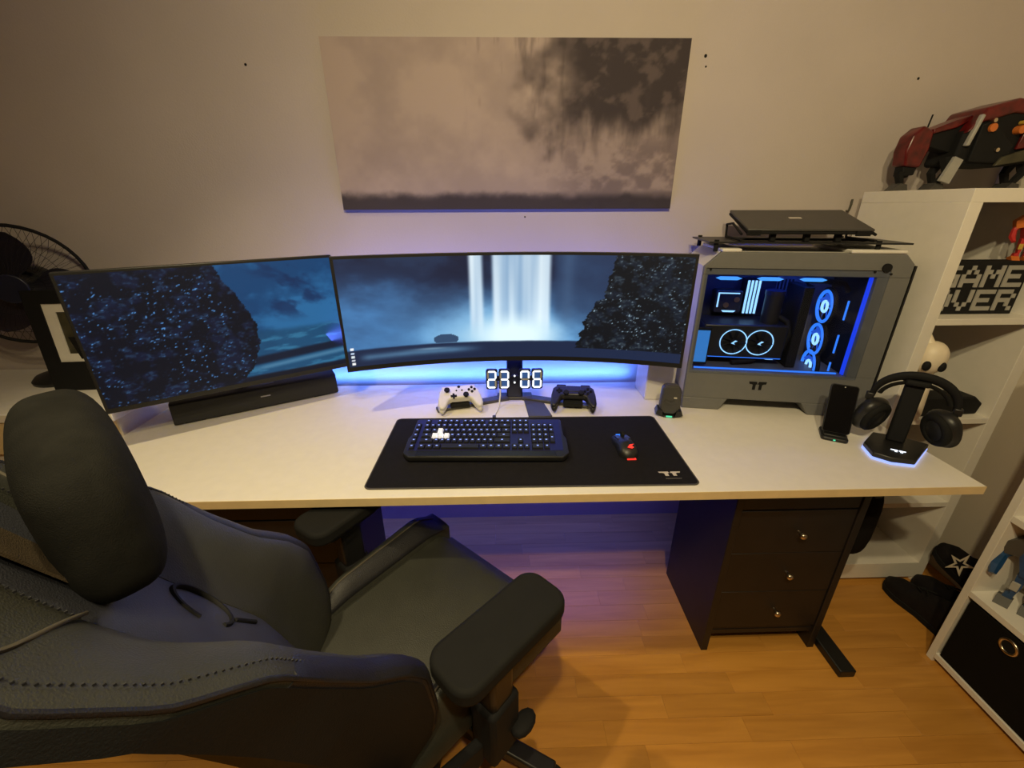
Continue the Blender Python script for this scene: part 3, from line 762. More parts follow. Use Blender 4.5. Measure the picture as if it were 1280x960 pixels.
# notebook on stand above the tower
t = thing('laptop', 'closed dark notebook computer tilted on a stand above the white tower', 'laptop', (.66+.30*math.cos(CA), 1.404+.30*math.sin(CA), DT+Ht+.0311), CA)
T_ = rotT((-.008, .012, .022), rx=R(14))
ob('lid', MB().box(-.180, .180, 0, .215, .009, .017, T=T_), 'grey', t, bev=.003)
ob('base', MB().box(-.180, .180, 0, .215, 0, .0085, T=T_), 'blackm', t, bev=.002)
ob('lid_mark', MB().box(-.022, .016, .11, .125, .017, .0174, T=T_), 'print', t, label='small pale mark on the lid')
for x in (-.20, .183):
    ob('stand_side', MB().tube([(x, .01, .005), (x, .17, .005), (x, .18, .045), (x, .12, .05), (x, .02, .022)], .004, 8), 'blackm', t, smooth=50)
for x in (-.10, .0, .09):
    ob('stand_leg', bx(x-.008, x+.008, .03, .05, 0, .030), 'blackm', t, bev=.002)
ob('stand_bar', MB().tube([(-.20, .05, .005), (.183, .05, .005)], .004, 8), 'blackm', t)
ob('front_stop', MB().box(-.18, -.14, -.006, .0, -.002, .012, T=T_), 'blackm', t); ob('front_stop', MB().box(.13, .17, -.006, .0, -.002, .012, T=T_), 'blackm', t)

# ------------------------------------------------------------------ phone on charger
t = thing('phone_charger', 'small black charging stand with green light holding the phone', 'charger', (1.060, 1.168, DT), R(-30))
ob('base', MB().prism(rrect(.036, .040, .010), 0, .012, T=rotT((0, .012, 0))), 'black', t, bev=.003)
T_ = rotT((0, .002, .012), rx=R(-22))
ob('rest_plate', MB().prism(rrect(.034, .052, .012), 0, .010, T=T_ @ rotT((0, .0145, .062), rx=R(90))), 'black', t, bev=.003)
ob('lip', MB().box(-.03, .03, -.018, .004, -.004, .006, T=rotT((0, 0, .012))), 'black', t, bev=.002)
ob('status_light', bx(-.004, .002, -.029, -.0275, .004, .008), 'greenlight', t)
t = thing('phone', 'black smartphone leaning upright on the charging stand', 'phone', (1.060, 1.168, DT), R(-30))
T_ = rotT((0, -.002, .0195), rx=R(-22))
ob('body', MB().prism(rrect(.037, .078, .009), 0, .008, T=T_ @ rotT((0, .003, .078), rx=R(90))), 'black', t, bev=.002)
ob('display', MB().prism(rrect(.0345, .0755, .007), 0, .0006, T=T_ @ rotT((0, -.005, .078), rx=R(90))), mat('phone_display', (.004, .004, .005), .12), t)
ob('camera_dot', MB().cyl((0, -.0062, .148), (0, -.0056, .148), .002, n=8, T=T_), 'greyl', t)

# ------------------------------------------------------------------ headset stand and headset
HX, HY = 1.192, 1.078
HA = math.atan2(-.62, .785)
t = thing('headset_stand', 'black headset stand with a glowing base near the right desk end', 'headset stand', (HX, HY, DT), 0)
basep = [(-.105, -.030), (-.085, .030), (-.010, .088), (.050, .060), (.098, .008), (.045, -.030), (-.020, -.078), (-.075, -.062)]
ob('light_rim', MB().prism([(x*1.02, y*1.02) for x, y in basep], .0005, .006), 'rimglow', t, label='blue white light around the base')
ob('base', MB().prism(basep, .006, .022), 'black', t, bev=.003)
ob('emblem', tt_logo(.036, .012, 0, .0012, rotT((-.030, -.030, .022), rz=R(-33))), 'whitelight', t, label='glowing emblem on the base')
ob('pole', MB().prism([(-.022, -.012), (.022, -.012), (.022, .016), (-.022, .016)], .022, .205, T=rotT((.010, .030, 0), rx=R(-4), rz=HA)), 'blackm', t, bev=.005)
ob('hook', MB().prism([(-.028, -.030), (.028, -.030), (.032, .030), (-.032, .030)], .205, .222, T=rotT((.012, .030, 0), rx=R(-4), rz=HA)), 'blackm', t, bev=.006)
t = thing('headset', 'black over-ear headset hanging on the glowing stand', 'headset', (HX+.004, HY+.014, DT), HA)
hb = []; rr = []
for k in range(25):
    a = PI*k/24; hb.append((-.094*math.cos(a), .018, .150+.085*math.sin(a)**.85)); rr.append(.006+.006*math.sin(a))
ob('headband', MB().tube(hb, rr, 10, flat=1.5), 'blackm', t, smooth=60)
hb2 = [(-.080*math.cos(PI*k/16), .018, .152+.062*math.sin(PI*k/16)) for k in range(1, 16)]
ob('inner_band', MB().tube(hb2, .004, 8, flat=2.2), 'rubber', t, smooth=60)
for s_ in (-1, 1):
    ob('yoke', MB().tube([(s_*.094, .018, .155), (s_*.100, .018, .125), (s_*.098, .045, .105), (s_*.092, .052, .085)], .006, 8), 'black', t, smooth=60)
    ob('yoke', MB().tube([(s_*.100, .018, .125), (s_*.098, -.015, .105), (s_*.092, -.022, .085)], .006, 8), 'black', t, smooth=60)
    Tc = Matrix.Translation((s_*.074, .012, .090)) @ Matrix.Rotation(R(38 if s_ > 0 else -38), 4, 'Z') @ Matrix.Rotation(R(-s_*16), 4, 'Y')
    ob('ear_cup', MB().ell((s_*.012, 0, 0), (.030, .050, .056), .8, 1, 24, 14, T=Tc), 'black', t, smooth=80)
    ob('ear_cushion', MB().tube([(-s_*.006, .034*math.cos(a*PI/12), .040*math.sin(a*PI/12)) for a in range(24)], .012, 10, closed=True, T=Tc), 'rubber', t, smooth=80)
ob('adjuster', bx(.088, .108, .008, .028, .140, .162), 'black', t, bev=.003); ob('adjuster', bx(-.108, -.088, .008, .028, .140, .162), 'black', t, bev=.003)

# ------------------------------------------------------------------ drawer cabinets
def cabinet(label, x0):
    t = thing('drawer_cabinet', label, 'cabinet', (x0, .985, 0), 0, 'black cabinets under the desk')
    W_ = .395
    ob('side_panel', bx(0, .022, 0, .335, 0, .675), 'blackw', t, bev=.0015); ob('side_panel', bx(W_-.022, W_, 0, .335, 0, .675), 'blackw', t, bev=.0015)
    ob('top_panel', bx(-.004, W_+.004, -.004, .335, .675, .693), 'blackw', t, bev=.0015)
    ob('bottom_panel', bx(.022, W_-.022, .01, .33, .070, .088), 'blackw', t); ob('back_panel', bx(.022, W_-.022, .325, .333, .088, .675), 'blackw', t)
    for k in range(3):
        z0 = .108+k*.162
        d = ob('drawer', bx(.024, W_-.024, .004, .30, z0, z0+.1605), 'blackw', t, bev=.0012)
        kb = MB().lathe([(.004, 0), (.004, .010), (.009, .014), (.011, .020), (.008, .025), (.002, .027)], 16, T=rotT((.215, .004, z0+.08), rx=R(90)))
        ob('knob', kb, 'chrome', d, smooth=60, label='round metal knob')
    ob('top_rail', bx(.024, W_-.024, .004, .02, .598, .675), 'blackw', t, bev=.001)
    ob('plinth_rail', bx(.022, W_-.022, .012, .03, .070, .106), 'blackw', t)
cabinet('black three-drawer cabinet with round knobs under the right half of desk', .675)
cabinet('black cabinet under the left half of desk behind the chair', -.86)

# bag hanging beyond the cabinet
t = thing('bag', 'black bag hanging below the right end of the desk', 'bag', (1.190, 1.150, .30))
ob('sack', MB().ell((0, 0, .15), (.050, .085, .15), .6, .8, 20, 14), 'binf', t, smooth=80)
ob('carry_loop', MB().tube([(-.02, .03, .28), (-.018, .02, .36), (0, 0, .403), (.018, -.02, .36), (.02, -.03, .28)], .006, 8), 'blackm', t, smooth=60)
ob('buckle', bx(-.012, .012, -.075, -.055, .26, .285), 'black', t, bev=.003)

# ------------------------------------------------------------------ tall shelf unit at the right
KX0, KX1, KY0, KY1, KZ = 1.308, 1.700, 1.255, 1.645, 1.462
t = thing('shelf_unit', 'tall narrow white open shelf unit beside the tower', 'shelf', (KX0, KY0, 0))
W_, D_ = KX1-KX0, KY1-KY0
ob('side_panel', bx(0, .038, 0, D_, 0, KZ-.036), 'white', t, bev=.001); ob('side_panel', bx(W_-.038, W_, 0, D_, 0, KZ-.036), 'white', t, bev=.001)
ob('top_panel', bx(0, W_, 0, D_, KZ-.036, KZ), 'white', t, bev=.001)
ob('bottom_panel', bx(.038, W_-.038, .0, D_, .02, .095), 'white', t, bev=.001)
for z_ in (.392, .745, 1.094): ob('shelf_board', bx(.038, W_-.038, .0, D_, z_-.020, z_), 'white', t, bev=.001)

# game over sign: pixel letters
GLY = {'G': ['01111', '10000', '10011', '10001', '01111'], 'A': ['00100', '01010', '10001', '11111', '10001'], 'M': ['10001', '11011', '10101', '10001', '10001'],
       'E': ['11111', '10000', '11110', '10000', '11111'], 'O': ['01110', '10001', '10001', '10001', '01110'], 'V': ['10001', '10001', '10001', '01010', '00100'], 'R': ['11110', '10001', '11110', '10010', '10001']}
SGX, SGY, SGZ = 1.350, 1.315, 1.0945
t = thing('sign', 'black lamp sign with white pixel letters on the shelf board', 'sign', (SGX, SGY, SGZ))
ob('housing', bx(0, .292, 0, .045, 0, .165), 'blackm', t, bev=.002)
pxs = .0122; pzs = .0132
for li, word in enumerate(('GAME', 'OVER')):
    zt = .152-li*.074
    for ci, ch in enumerate(word):
        mb = MB()
        for r_, row in enumerate(GLY[ch]):
            for c_, b in enumerate(row):
                if b == '1': mb.box(.012+ci*.0690+c_*pxs, .012+ci*.0690+(c_+1.0)*pxs, -.003, .0005, zt-(r_+1)*pzs, zt-r_*pzs)
        ob('letter', mb, 'greyl', t, label='pale pixel letter '+ch)

# toy on the sign
def robot(label, loc, rz, s, mats, cat='toy figure'):
    t = thing('robot_figure', label, cat, loc, rz, 'toy figures on the shelves')
    a, b, c = mats
    def B(n, m, x0, x1, y0, y1, z0, z1, T=None, bev=.002): return ob(n, MB().box(x0*s, x1*s, y0*s, y1*s, z0*s, z1*s, T=T), m, t, bev=bev*s*6)
    for q in (-1, 1):
        ob('leg', MB().prism([(q*.030*s, 0), (q*.10*s, 0), (q*.085*s, .09*s), (q*.06*s, .10*s), (q*.075*s, .30*s), (q*.03*s, .32*s), (q*.018*s, .20*s), (q*.035*s, .09*s)], -.035*s, .03*s, axis='y'), a, t)
        ob('foot', MB().prism([(-.10*s, 0), (.05*s, 0), (.05*s, .03*s), (-.03*s, .06*s)], min(q*.025*s, q*.115*s), max(q*.025*s, q*.115*s), axis='x'), b, t)
        ob('knee_plate', MB().box(min(q*.03, q*.08)*s, max(q*.03, q*.08)*s, -.05*s, -.03*s, .15*s, .23*s), c, t, bev=.004*s)
        ob('arm', MB().tube([(q*.13*s, 0, .50*s), (q*.19*s, -.02*s, .42*s), (q*.20*s, -.06*s, .32*s), (q*.19*s, -.12*s, .26*s)], [.04*s, .032*s, .04*s, .025*s], 6), a, t)
        ob('shoulder', MB().prism([(q*.09*s, .46*s), (q*.19*s, .44*s), (q*.22*s, .54*s), (q*.14*s, .62*s), (q*.09*s, .56*s)], -.05*s, .05*s, axis='y'), c if q > 0 else b, t)
    ob('torso', MB().prism([(-.06*s, .30*s), (.06*s, .30*s), (.11*s, .46*s), (.09*s, .57*s), (-.09*s, .57*s), (-.11*s, .46*s)], -.055*s, .05*s, axis='y'), a, t)
    ob('chest_plate', MB().prism([(-.05*s, .40*s), (.05*s, .40*s), (.08*s, .52*s), (-.08*s, .52*s)], -.075*s, -.05*s, axis='y'), b, t)
    ob('head', MB().prism([(-.035*s, .58*s), (.035*s, .58*s), (.045*s, .64*s), (.02*s, .69*s), (-.02*s, .69*s), (-.045*s, .64*s)], -.04*s, .035*s, axis='y'), c, t)
robot('red and orange toy figure standing on the black sign', (1.618, 1.338, SGZ+.165), R(-25), .21, ('redl', 'orange', 'yellow'))

# white figurine with dark eye holes
t = thing('figurine', 'small ivory figurine with dark eye openings on the middle shelf board', 'figurine', (1.396, 1.280, .7455), R(-18))
ob('body', MB().lathe([(.030, 0), (.034, .02), (.030, .11), (.024, .17)], 20), 'ivory', t, smooth=60)
ob('head', MB().ell((0, 0, .215), (.045, .043, .055), .9, 1, 24, 14), 'ivory', t, smooth=80)
ob('tip', MB().cyl((-.012, 0, .255), (-.020, .006, .290), .016, .005, n=12), 'ivory', t, smooth=60)
for s_ in (-1, 1): ob('eye', MB().ell((s_*.020, -.036, .196), (.0115, .010, .017), 1, 1, 14, 8), 'blackm', t, smooth=80)
o = ob('dark_case', MB().prism([(0, 0), (.215, 0), (.225, .040), (.19, .066), (0, .072)], 0, .07, axis='y', T=rotT((1.435, 1.272, .7455), rz=R(4))), 'blackm', bev=.006)
tag(o, 'black elongated case lying on the middle shelf behind the headset', 'case')
o = ob('trinket', MB().ell((1.366, 1.30, .757), (.014, .016, .0115), 1, 1, 12, 8).box(1.352, 1.380, 1.288, 1.312, .7455, .752), 'yellow', smooth=40)
tag(o, 'tiny yellow trinket on the shelf board beside the tower', 'trinket')

# red beast on the shelf unit
t = thing('toy_robot', 'large dark red mechanical beast toy on top of the tall shelf', 'toy figure', (1.318, 1.525, KZ+.0003), 0, 'toy figures on the shelves')
def PY(n, P, y0, y1, m, bev=.003): return ob(n, MB().prism(P, y0, y1, axis='y'), m, t, bev=bev)
PY('head', [(.022, .075), (.075, .070), (.088, .125), (.085, .175), (.050, .192), (.020, .165), (.012, .120)], .02, .075, 'red', .006)
PY('jaw', [(.030, .045), (.070, .048), (.075, .075), (.028, .078)], .03, .066, 'blackm')
ob('antenna', MB().tube([(.078, .045, .18), (.083, .045, .225)], .0025, 6), 'blackm', t)
PY('neck', [(.080, .135), (.160, .115), (.190, .125), (.190, .205), (.150, .192), (.085, .172)], .030, .072, 'blackm')
PY('neck_armour', [(.085, .168), (.155, .185), (.195, .205), (.195, .222), (.145, .205), (.085, .182)], .022, .080, 'red')
PY('body', [(.160, .075), (.33, .070), (.46, .090), (.50, .16), (.46, .235), (.30, .250), (.205, .225), (.170, .17)], .00, .110, 'blackm', .010)
PY('back_armour', [(.168, .165), (.205, .195), (.30, .222), (.45, .212), (.495, .165), (.50, .18), (.465, .243), (.30, .262), (.205, .236)], -.008, .118, 'red', .006)
PY('flank_plate', [(.20, .085), (.32, .080), (.33, .13), (.24, .20), (.205, .19)], -.012, .0, 'blackm')
PY('flank_plate', [(.345, .12), (.44, .13), (.45, .20), (.36, .215)], -.010, .0, 'red')
PY('belly_plate', [(.285, .072), (.42, .092), (.40, .128), (.30, .098)], -.020, -.008, 'olive')
PY('trim_strip', [(.170, .130), (.182, .130), (.200, .215), (.190, .218)], -.016, -.001, 'greyl')
for x, z_, m_ in ((.235, .180, 'orange'), (.330, .175, 'orange'), (.232, .200, 'chrome'), (.275, .118, 'chrome'), (.335, .195, 'yellow')):
    ob('stud', MB().cyl((x, -.020, z_), (x, .004, z_), .012 if m_ == 'orange' else .006, n=12), m_, t)
for (x, y0, q) in ((.045, .02, -1), (.150, .0, 1), (.195, .06, -1), (.41, .0, 1), (.455, .06, -1)):
    ob('leg', MB().tube([(x+.01, y0+.03, .10 if x > .1 else .055), (x+.02*q, y0+.02, .055), (x-.005*q, y0+.025, .012)], [.018, .014, .011], 6), 'blackm', t)
    ob('claw', MB().prism([(x-.035, 0), (x+.020, 0), (x+.012, .020), (x-.012, .024)], y0+.008, y0+.042, axis='y'), 'grey', t)
ob('shin_plate', MB().prism([(.125, .03), (.160, .020), (.180, .09), (.150, .10)], -.014, -.004, axis='y'), 'greyl', t)

# ------------------------------------------------------------------ low shelf unit near right
RX0, RX1, RY1, RY0 = 1.437, 1.80, .948, -.12
t = thing('shelf_unit', 'white cube shelf unit with black bin at the right picture edge', 'shelf', (RX0, RY0, 0))
Ln = RY1-RY0; D_ = RX1-RX0
H_ = 1.18
for y_ in (0, .349, .699, Ln-.021): ob('side_panel', bx(0, D_, y_, y_+.021, 0, H_), 'white', t, bev=.001)
for z_ in (.018, .300, .590, .880, H_-.02):
    for k, (a, b) in enumerate(((.021, .349), (.370, .699), (.720, Ln-.021))):
        ob('shelf_board', bx(.0, D_, a, b, z_, z_+.020), 'white', t, bev=.001)
t = thing('storage_bin', 'black fabric bin with metal grommet in the low cube shelf', 'storage bin', (RX0+.004, .777, .0385))
hb_ = .143
o = ob('fabric_box', bx(0, .33, -.140, hb_, 0, .252), 'binf', t, bev=.004)
gc = (.0, .018, .214)
ob('grommet', MB().tube([(gc[0]-.001, gc[1]+.021*math.cos(a*PI/12), gc[2]+.021*math.sin(a*PI/12)) for a in range(24)], .0042, 8, closed=True), 'chrome', t, smooth=60, label='round metal grommet')
ob('grommet_hole', MB().cyl((-.0015, gc[1], gc[2]), (.002, gc[1], gc[2]), .018, n=20), 'blackm', t)
robot('blue and grey toy robot on the low cube shelf above the bin', (1.515, .872, .3205), R(-60), .36, ('blue', 'grey', 'greyl'))
robot('small purple toy robot at the picture edge beside the blue robot', (1.60, .755, .3205), R(-60), .22, ('purple', 'blackm', 'grey'))

# ------------------------------------------------------------------ shoes
def shoe(label, loc, rz, tilt=0, mark=False):
    t = thing('shoe', label, 'shoe', loc, rz, 'black shoes on the floor by the wall')
    T = rotT((0, 0, 0), rx=tilt)
    def wid(v): return interp(v, [0, .08, .25, .5, .75, .92, 1], [.016, .033, .034, .033, .046, .038, .014])
    def top(u, v):
        y_ = -.145+.29*v; a = PI*u; h = interp(v, [0, .05, .2, .35, .5, .7, .9, 1], [.075, .105, .115, .105, .085, .060, .045, .022])
        return tuple(T @ Vector((-wid(v)*math.cos(a), y_, .022+h*math.sin(a)**.7)))
    def bot(u, v):
        y_ = -.145+.29*v; return tuple(T @ Vector((-wid(v)*math.cos(PI*u), y_, .022)))
    ob('upper', MB().slab(top, bot, 14, 18), 'shoe', t, smooth=60)
    sp = [(wid(k/14)*1.06, -.147+.294*k/14) for k in range(15)]
    ob('sole', MB().prism(sp+[(-x, y_) for x, y_ in reversed(sp)], 0, .024, T=T), 'rubber', t, bev=.003)
    ob('lace', MB().tube([(-.02, .0, .108), (0, .02, .106), (.02, .0, .108), (0, .035, .098), (-.02, .02, .102), (0, .05, .090), (.02, .035, .094)], .003, 6, T=T), 'rubber', t)
    if mark:
        S = []
        for k in range(10):
            a = PI/2+k*PI/5; rr_ = .048 if k % 2 == 0 else .017
            S.append((rr_*math.cos(a), rr_*math.sin(a)*.8))
        so, si = S, [(x*.55, y_*.55) for x, y_ in S]
        mb = MB()
        for k in range(10):
            j = (k+1) % 10
            mb.prism([so[k], so[j], si[j], si[k]], 0, .003)
        mb2 = MB().add(mb.v, mb.f, T @ rotT((-.040, .035, .070), rx=R(0), ry=R(-62)))
        ob('star_mark', mb2, 'ivory', t, label='pale open star on the side')
    return t
shoe('black shoe with its toe beside the tall shelf, nearest the desk', (1.560, 1.095, 0), R(6))
shoe('black shoe standing between the plain shoe and the right wall', (1.672, 1.10, 0), R(2))
shoe('black shoe with pale star mark heaped on the other shoes', (1.688, 1.104, .142), R(-4), R(12), True)

# ------------------------------------------------------------------ canvas on the wall
t = thing('canvas_print', 'wide canvas print in beige and dark brown tones on the back wall', 'picture', (.030, WY-.001, 1.661))
CW, CH = 1.183, .504
nu, nv = 260, 110
scr = MB(); scr.grid(lambda u, v: (-CW/2+CW*u, -.0205, -CH/2+CH*v), nu, nv)
o = ob('printed_face', scr, 'art', t, fix=False)
u_, v_ = uvgrid(nu, nv); paint(o, canvas_picture(u_, v_))
ob('stretcher', bx(-CW/2, CW/2, -.020, 0, -CH/2, CH/2), 'greyl', t)

# ------------------------------------------------------------------ left side: sideboard, fan, picture frame
t = thing('sideboard', 'low white sideboard left of the desk under the fan', 'sideboard', (-1.262, 1.262, 0))
ob('top', bx(-1.10, 0, 0, .425, .780, .809), 'white', t, bev=.002)
ob('drawer_front', bx(-1.09, -.012, .004, .02, .660, .776), 'edge', t, bev=.002, label='yellowed drawer front')
ob('carcass', bx(-1.095, -.006, .02, .42, .06, .780), 'white', t, bev=.002)
for x in (-1.06, -.05):
    for y_ in (.05, .38): ob('leg', bx(x-.02, x+.02, y_-.015, y_+.015, 0, .06), 'blackw', t)

t = thing('desk_fan', 'black desk fan with round wire grille on the sideboard', 'fan', (-1.675, 1.560, .8092), R(22))
FZ, FR = .360, .200
def ring(r, y_, n=40): return [(r*math.cos(2*PI*k/n), y_, FZ+r*math.sin(2*PI*k/n)) for k in range(n)]
ob('grille_rim', MB().tube(ring(FR, -.02), .006, 8, closed=True), 'blackm', t, smooth=60)
gr = MB()
for k in range(56):
    a = 2*PI*k/56
    for sgn, dep in ((-1, -.075), (1, .035)):
        gr.tube([(.045*math.cos(a), dep, FZ+.045*math.sin(a)), (.13*math.cos(a), dep*1.0+.004*sgn, FZ+.13*math.sin(a)), (FR*math.cos(a), -.02, FZ+FR*math.sin(a))], .0006, 4)
for r_, dep in ((.09, -.077), (.15, -.071)): gr.tube(ring(r_, dep), .0007, 4, closed=True)
o = ob('grille_wires', gr, 'blackm', t); o['kind'] = 'stuff'
ob('grille_badge', MB().cyl((0, -.082, FZ), (0, -.072, FZ), .048, n=28), 'navy', t, bev=.003)
for k in range(3):
    a0 = R(100+120*k)
    def bl(u, v, a0=a0):
        r_ = .035+.145*u; a = a0+(v-.5)*(1.75*math.sin(PI*min(1, .25+.62*u)))
        return (r_*math.cos(a), -.030+.030*(v-.5), FZ+r_*math.sin(a))
    ob('blade', MB().slab(bl, lambda u, v, bl=bl: (bl(u, v)[0], bl(u, v)[1]+.003, bl(u, v)[2]), 10, 8), 'fanb', t, smooth=60)
ob('motor', MB().lathe([(.045, 0), (.058, .02), (.058, .07), (.045, .095), (.015, .10)], 24, T=rotT((0, .02, FZ), rx=R(-90))), 'black', t, smooth=50)
ob('hub', MB().cyl((0, -.055, FZ), (0, .02, FZ), .035, n=20), 'black', t, smooth=50)
ob('column', MB().cyl((0, .055, .03), (0, .055, FZ-.02), .022, .016, n=18), 'black', t, smooth=50)
ob('base', MB().lathe([(.098, 0), (.10, .010), (.088, .024), (.04, .036), (.024, .05)], 32, T=rotT((0, .025, 0))), 'black', t, smooth=50)

t = thing('picture_frame', 'black picture frame with white mount beside the left monitor', 'picture frame', (-1.462, 1.462, .8093), R(4))
T_ = rotT((0, 0, .001), rx=R(-4))
W_, fl, fb, ft, mw, mh = .30, .050, .105, .045, .036, .205
H_ = fb+mh+ft
ob('frame_rim', MB().box(-W_/2, W_/2, 0, .018, 0, fb, T=T_).box(-W_/2, W_/2, 0, .018, fb+mh, H_, T=T_).box(-W_/2, -W_/2+fl, 0, .018, fb, fb+mh, T=T_).box(W_/2-fl, W_/2, 0, .018, fb, fb+mh, T=T_), 'blackm', t)
ob('mount', MB().box(-W_/2+fl, W_/2-fl, .004, .010, fb, fb+mw*.8, T=T_).box(-W_/2+fl, W_/2-fl, .004, .010, fb+mh-mw*.8, fb+mh, T=T_).box(-W_/2+fl, -W_/2+fl+mw, .004, .010, fb+mw*.8, fb+mh-mw*.8, T=T_).box(W_/2-fl-mw, W_/2-fl, .004, .010, fb+mw*.8, fb+mh-mw*.8, T=T_), 'casew', t)
ob('photo', MB().box(-W_/2+fl+mw, W_/2-fl-mw, .008, .012, fb+mw*.8, fb+mh-mw*.8, T=T_), 'olive', t)
ob('easel_back', MB().box(-.03, .03, .018, .022, .0, .2, T=rotT((0, .018, .0), rx=R(12))), 'blackm', t)

# ------------------------------------------------------------------ gaming chair
CO = (-.1745, .7627, 0); CR = R(-42)
t = thing('gaming_chair', 'dark slate gaming chair in front of the desk at lower left', 'chair', CO, CR)
XC = -.004
dY, dZ = -.390, .921; nY, nZ = .921, .390
def bpt(x, L, F): return (XC+x, -.25+dY*L+nY*F, .48+dZ*L+nZ*F)
Ls = [-.02, .06, .18, .24, .306, .40, .496, .583, .685, .78, .86, .885]
Fs = [.070, .110, .140, .128, .097, .074, .058, .008, -.030, -.035, -.040, -.045]
Ws = [.210, .226, .236, .238, .238, .244, .258, .268, .255, .205, .150, .120]
def edgeF(L): return interp(L, Ls, Fs)
def hw(L): return interp(L, Ls, Ws)
def cenF(L): return interp(L, [0, .1, .25, .45, .6, .75, .885], [-.010, .005, .018, -.006, -.018, -.020, -.035])
def smooth_interp(fn):
    return lambda L: (fn(L-.012)+fn(L)*2+fn(L+.012))/4
eF, hW, cF = smooth_interp(edgeF), smooth_interp(hw), smooth_interp(cenF)
L_0, L_1 = 0.0, .88
def frontF(x, L):
    q = abs(x)/hW(L); return cF(L)+(eF(L)-cF(L))*sm(.36, .84, q)
def rearF(x, L):
    q = abs(x)/hW(L); a = -.095; b = min(eF(L)-.040, -.030); return a+(b-a)*sm(.45, 1.0, q)
def panel(name, q0, q1, m, lift=0., nu=14, nv=44, La=L_0, Lb=L_1):
    def top(u, v):
        L = La+(Lb-La)*v; x = (q0+(q1-q0)*u)*hW(L); puff = .010*math.sin(PI*u)**.6*math.sin(PI*v)**.3
        return bpt(x, L, frontF(x, L)+lift+puff)
    def bot(u, v):
        L = La+(Lb-La)*v; x = (q0+(q1-q0)*u)*hW(L); return bpt(x, L, frontF(x, L)-.016)
    return ob(name, MB().slab(top, bot, nu, nv), m, t, smooth=50)
panel('backrest_panel', -.375, .375, 'leatherb')
panel('backrest_bolster', -.985, -.385, 'leather', nu=18); panel('backrest_bolster', .385, .985, 'leather', nu=18)
for a_, b_ in ((-.99, -.80), (.80, .99)): panel('wing_trim', a_, b_, 'leatherd', lift=.004, nu=6, La=.0, Lb=.46)
# shell: sides and rear
sec = []
NV = 44; ns = 14
mb = MB(); n0 = 0
for j in range(NV+1):
    L = L_0+(L_1-L_0)*j/NV; w_ = hW(L)
    prof = []
    for k in range(ns+1):
        x = -w_+2*w_*k/ns; prof.append(bpt(x*.985, L, rearF(x, L)))
    prof = [bpt(-w_, L, rearF(w_, L)*.85+eF(L)*.15), ] + prof[1:-1] + [bpt(w_, L, rearF(w_, L)*.85+eF(L)*.15)]
    fr = [bpt(w_, L, eF(L)-.008)]+[bpt(w_*q, L, frontF(w_*abs(q), L)-.014) for q in (.96, .8, .65, .5, .35, .2, 0, -.2, -.35, -.5, -.65, -.8, -.96)]+[bpt(-w_, L, eF(L)-.008)]
    ringv = prof+fr; mb.v += ringv; nr = len(ringv)
for j in range(NV):
    for k in range(nr):
        mb.f.append((j*nr+k, j*nr+(k+1) % nr, (j+1)*nr+(k+1) % nr, (j+1)*nr+k))
mb.f += [tuple(range(nr)), tuple(range(NV*nr, NV*nr+nr))]
ob('backrest_shell', mb, 'shell', t, smooth=50)
for s_ in (-1, 1):
    path = []
    for j in range(1, 44):
        L = L_0+(L_1-L_0)*j/44; path.append(bpt(s_*hW(L)*.985, L, eF(L)+.001))
    ob('piping', MB().tube(path, .0035, 6), 'leatherd', t, smooth=60)
    st = MB()
    for j in range(6, 118):
        L = L_0+(L_1-L_0)*j/130; x = s_*hW(L)*.90; p = bpt(x, L, frontF(x, L)+.0085)
        st.box(p[0]-.0008, p[0]+.0008, p[1]-.0012, p[1]+.0012, p[2]-.0012, p[2]+.0012)
    for j in range(92, 126):
        L = L_0+(L_1-L_0)*j/130; x = s_*hW(L)*.46; p = bpt(x, L, frontF(x, L)+.0075)
        st.box(p[0]-.0008, p[0]+.0008, p[1]-.0012, p[1]+.0012, p[2]-.0012, p[2]+.0012)
    o = ob('stitching', st, 'leatherd', t); o['kind'] = 'stuff'
    sp_ = []
    for k in range(14):
        q = .42+.52*k/13; L = .615+.11*k/13; x = s_*q*hW(L); sp_.append(bpt(x, L, frontF(x, L)+.0095))
    ob('seam', MB().tube(sp_, .0024, 6), 'thread', t, smooth=60)
# embroidered ring on the backrest
ringp = []
for k in range(30):
    a = R(25)+R(310)*k/29; x = -.032+.047*math.cos(a); L = .420+.052*math.sin(a); ringp.append(bpt(x+.006, L-.012, frontF(x, L)+.0105))
ob('embroidered_ring', MB().tube(ringp, .0045, 6), 'blackm', t, smooth=60, label='black open ring stitched on the backrest')
lp = []
for k in range(8):
    x = -.012-.02*k/7; L = .352-.055*k/7; lp.append(bpt(x, L, frontF(x, L)+.0105))
ob('embroidered_stroke', MB().tube(lp, .0040, 6), 'blackm', t, smooth=60)
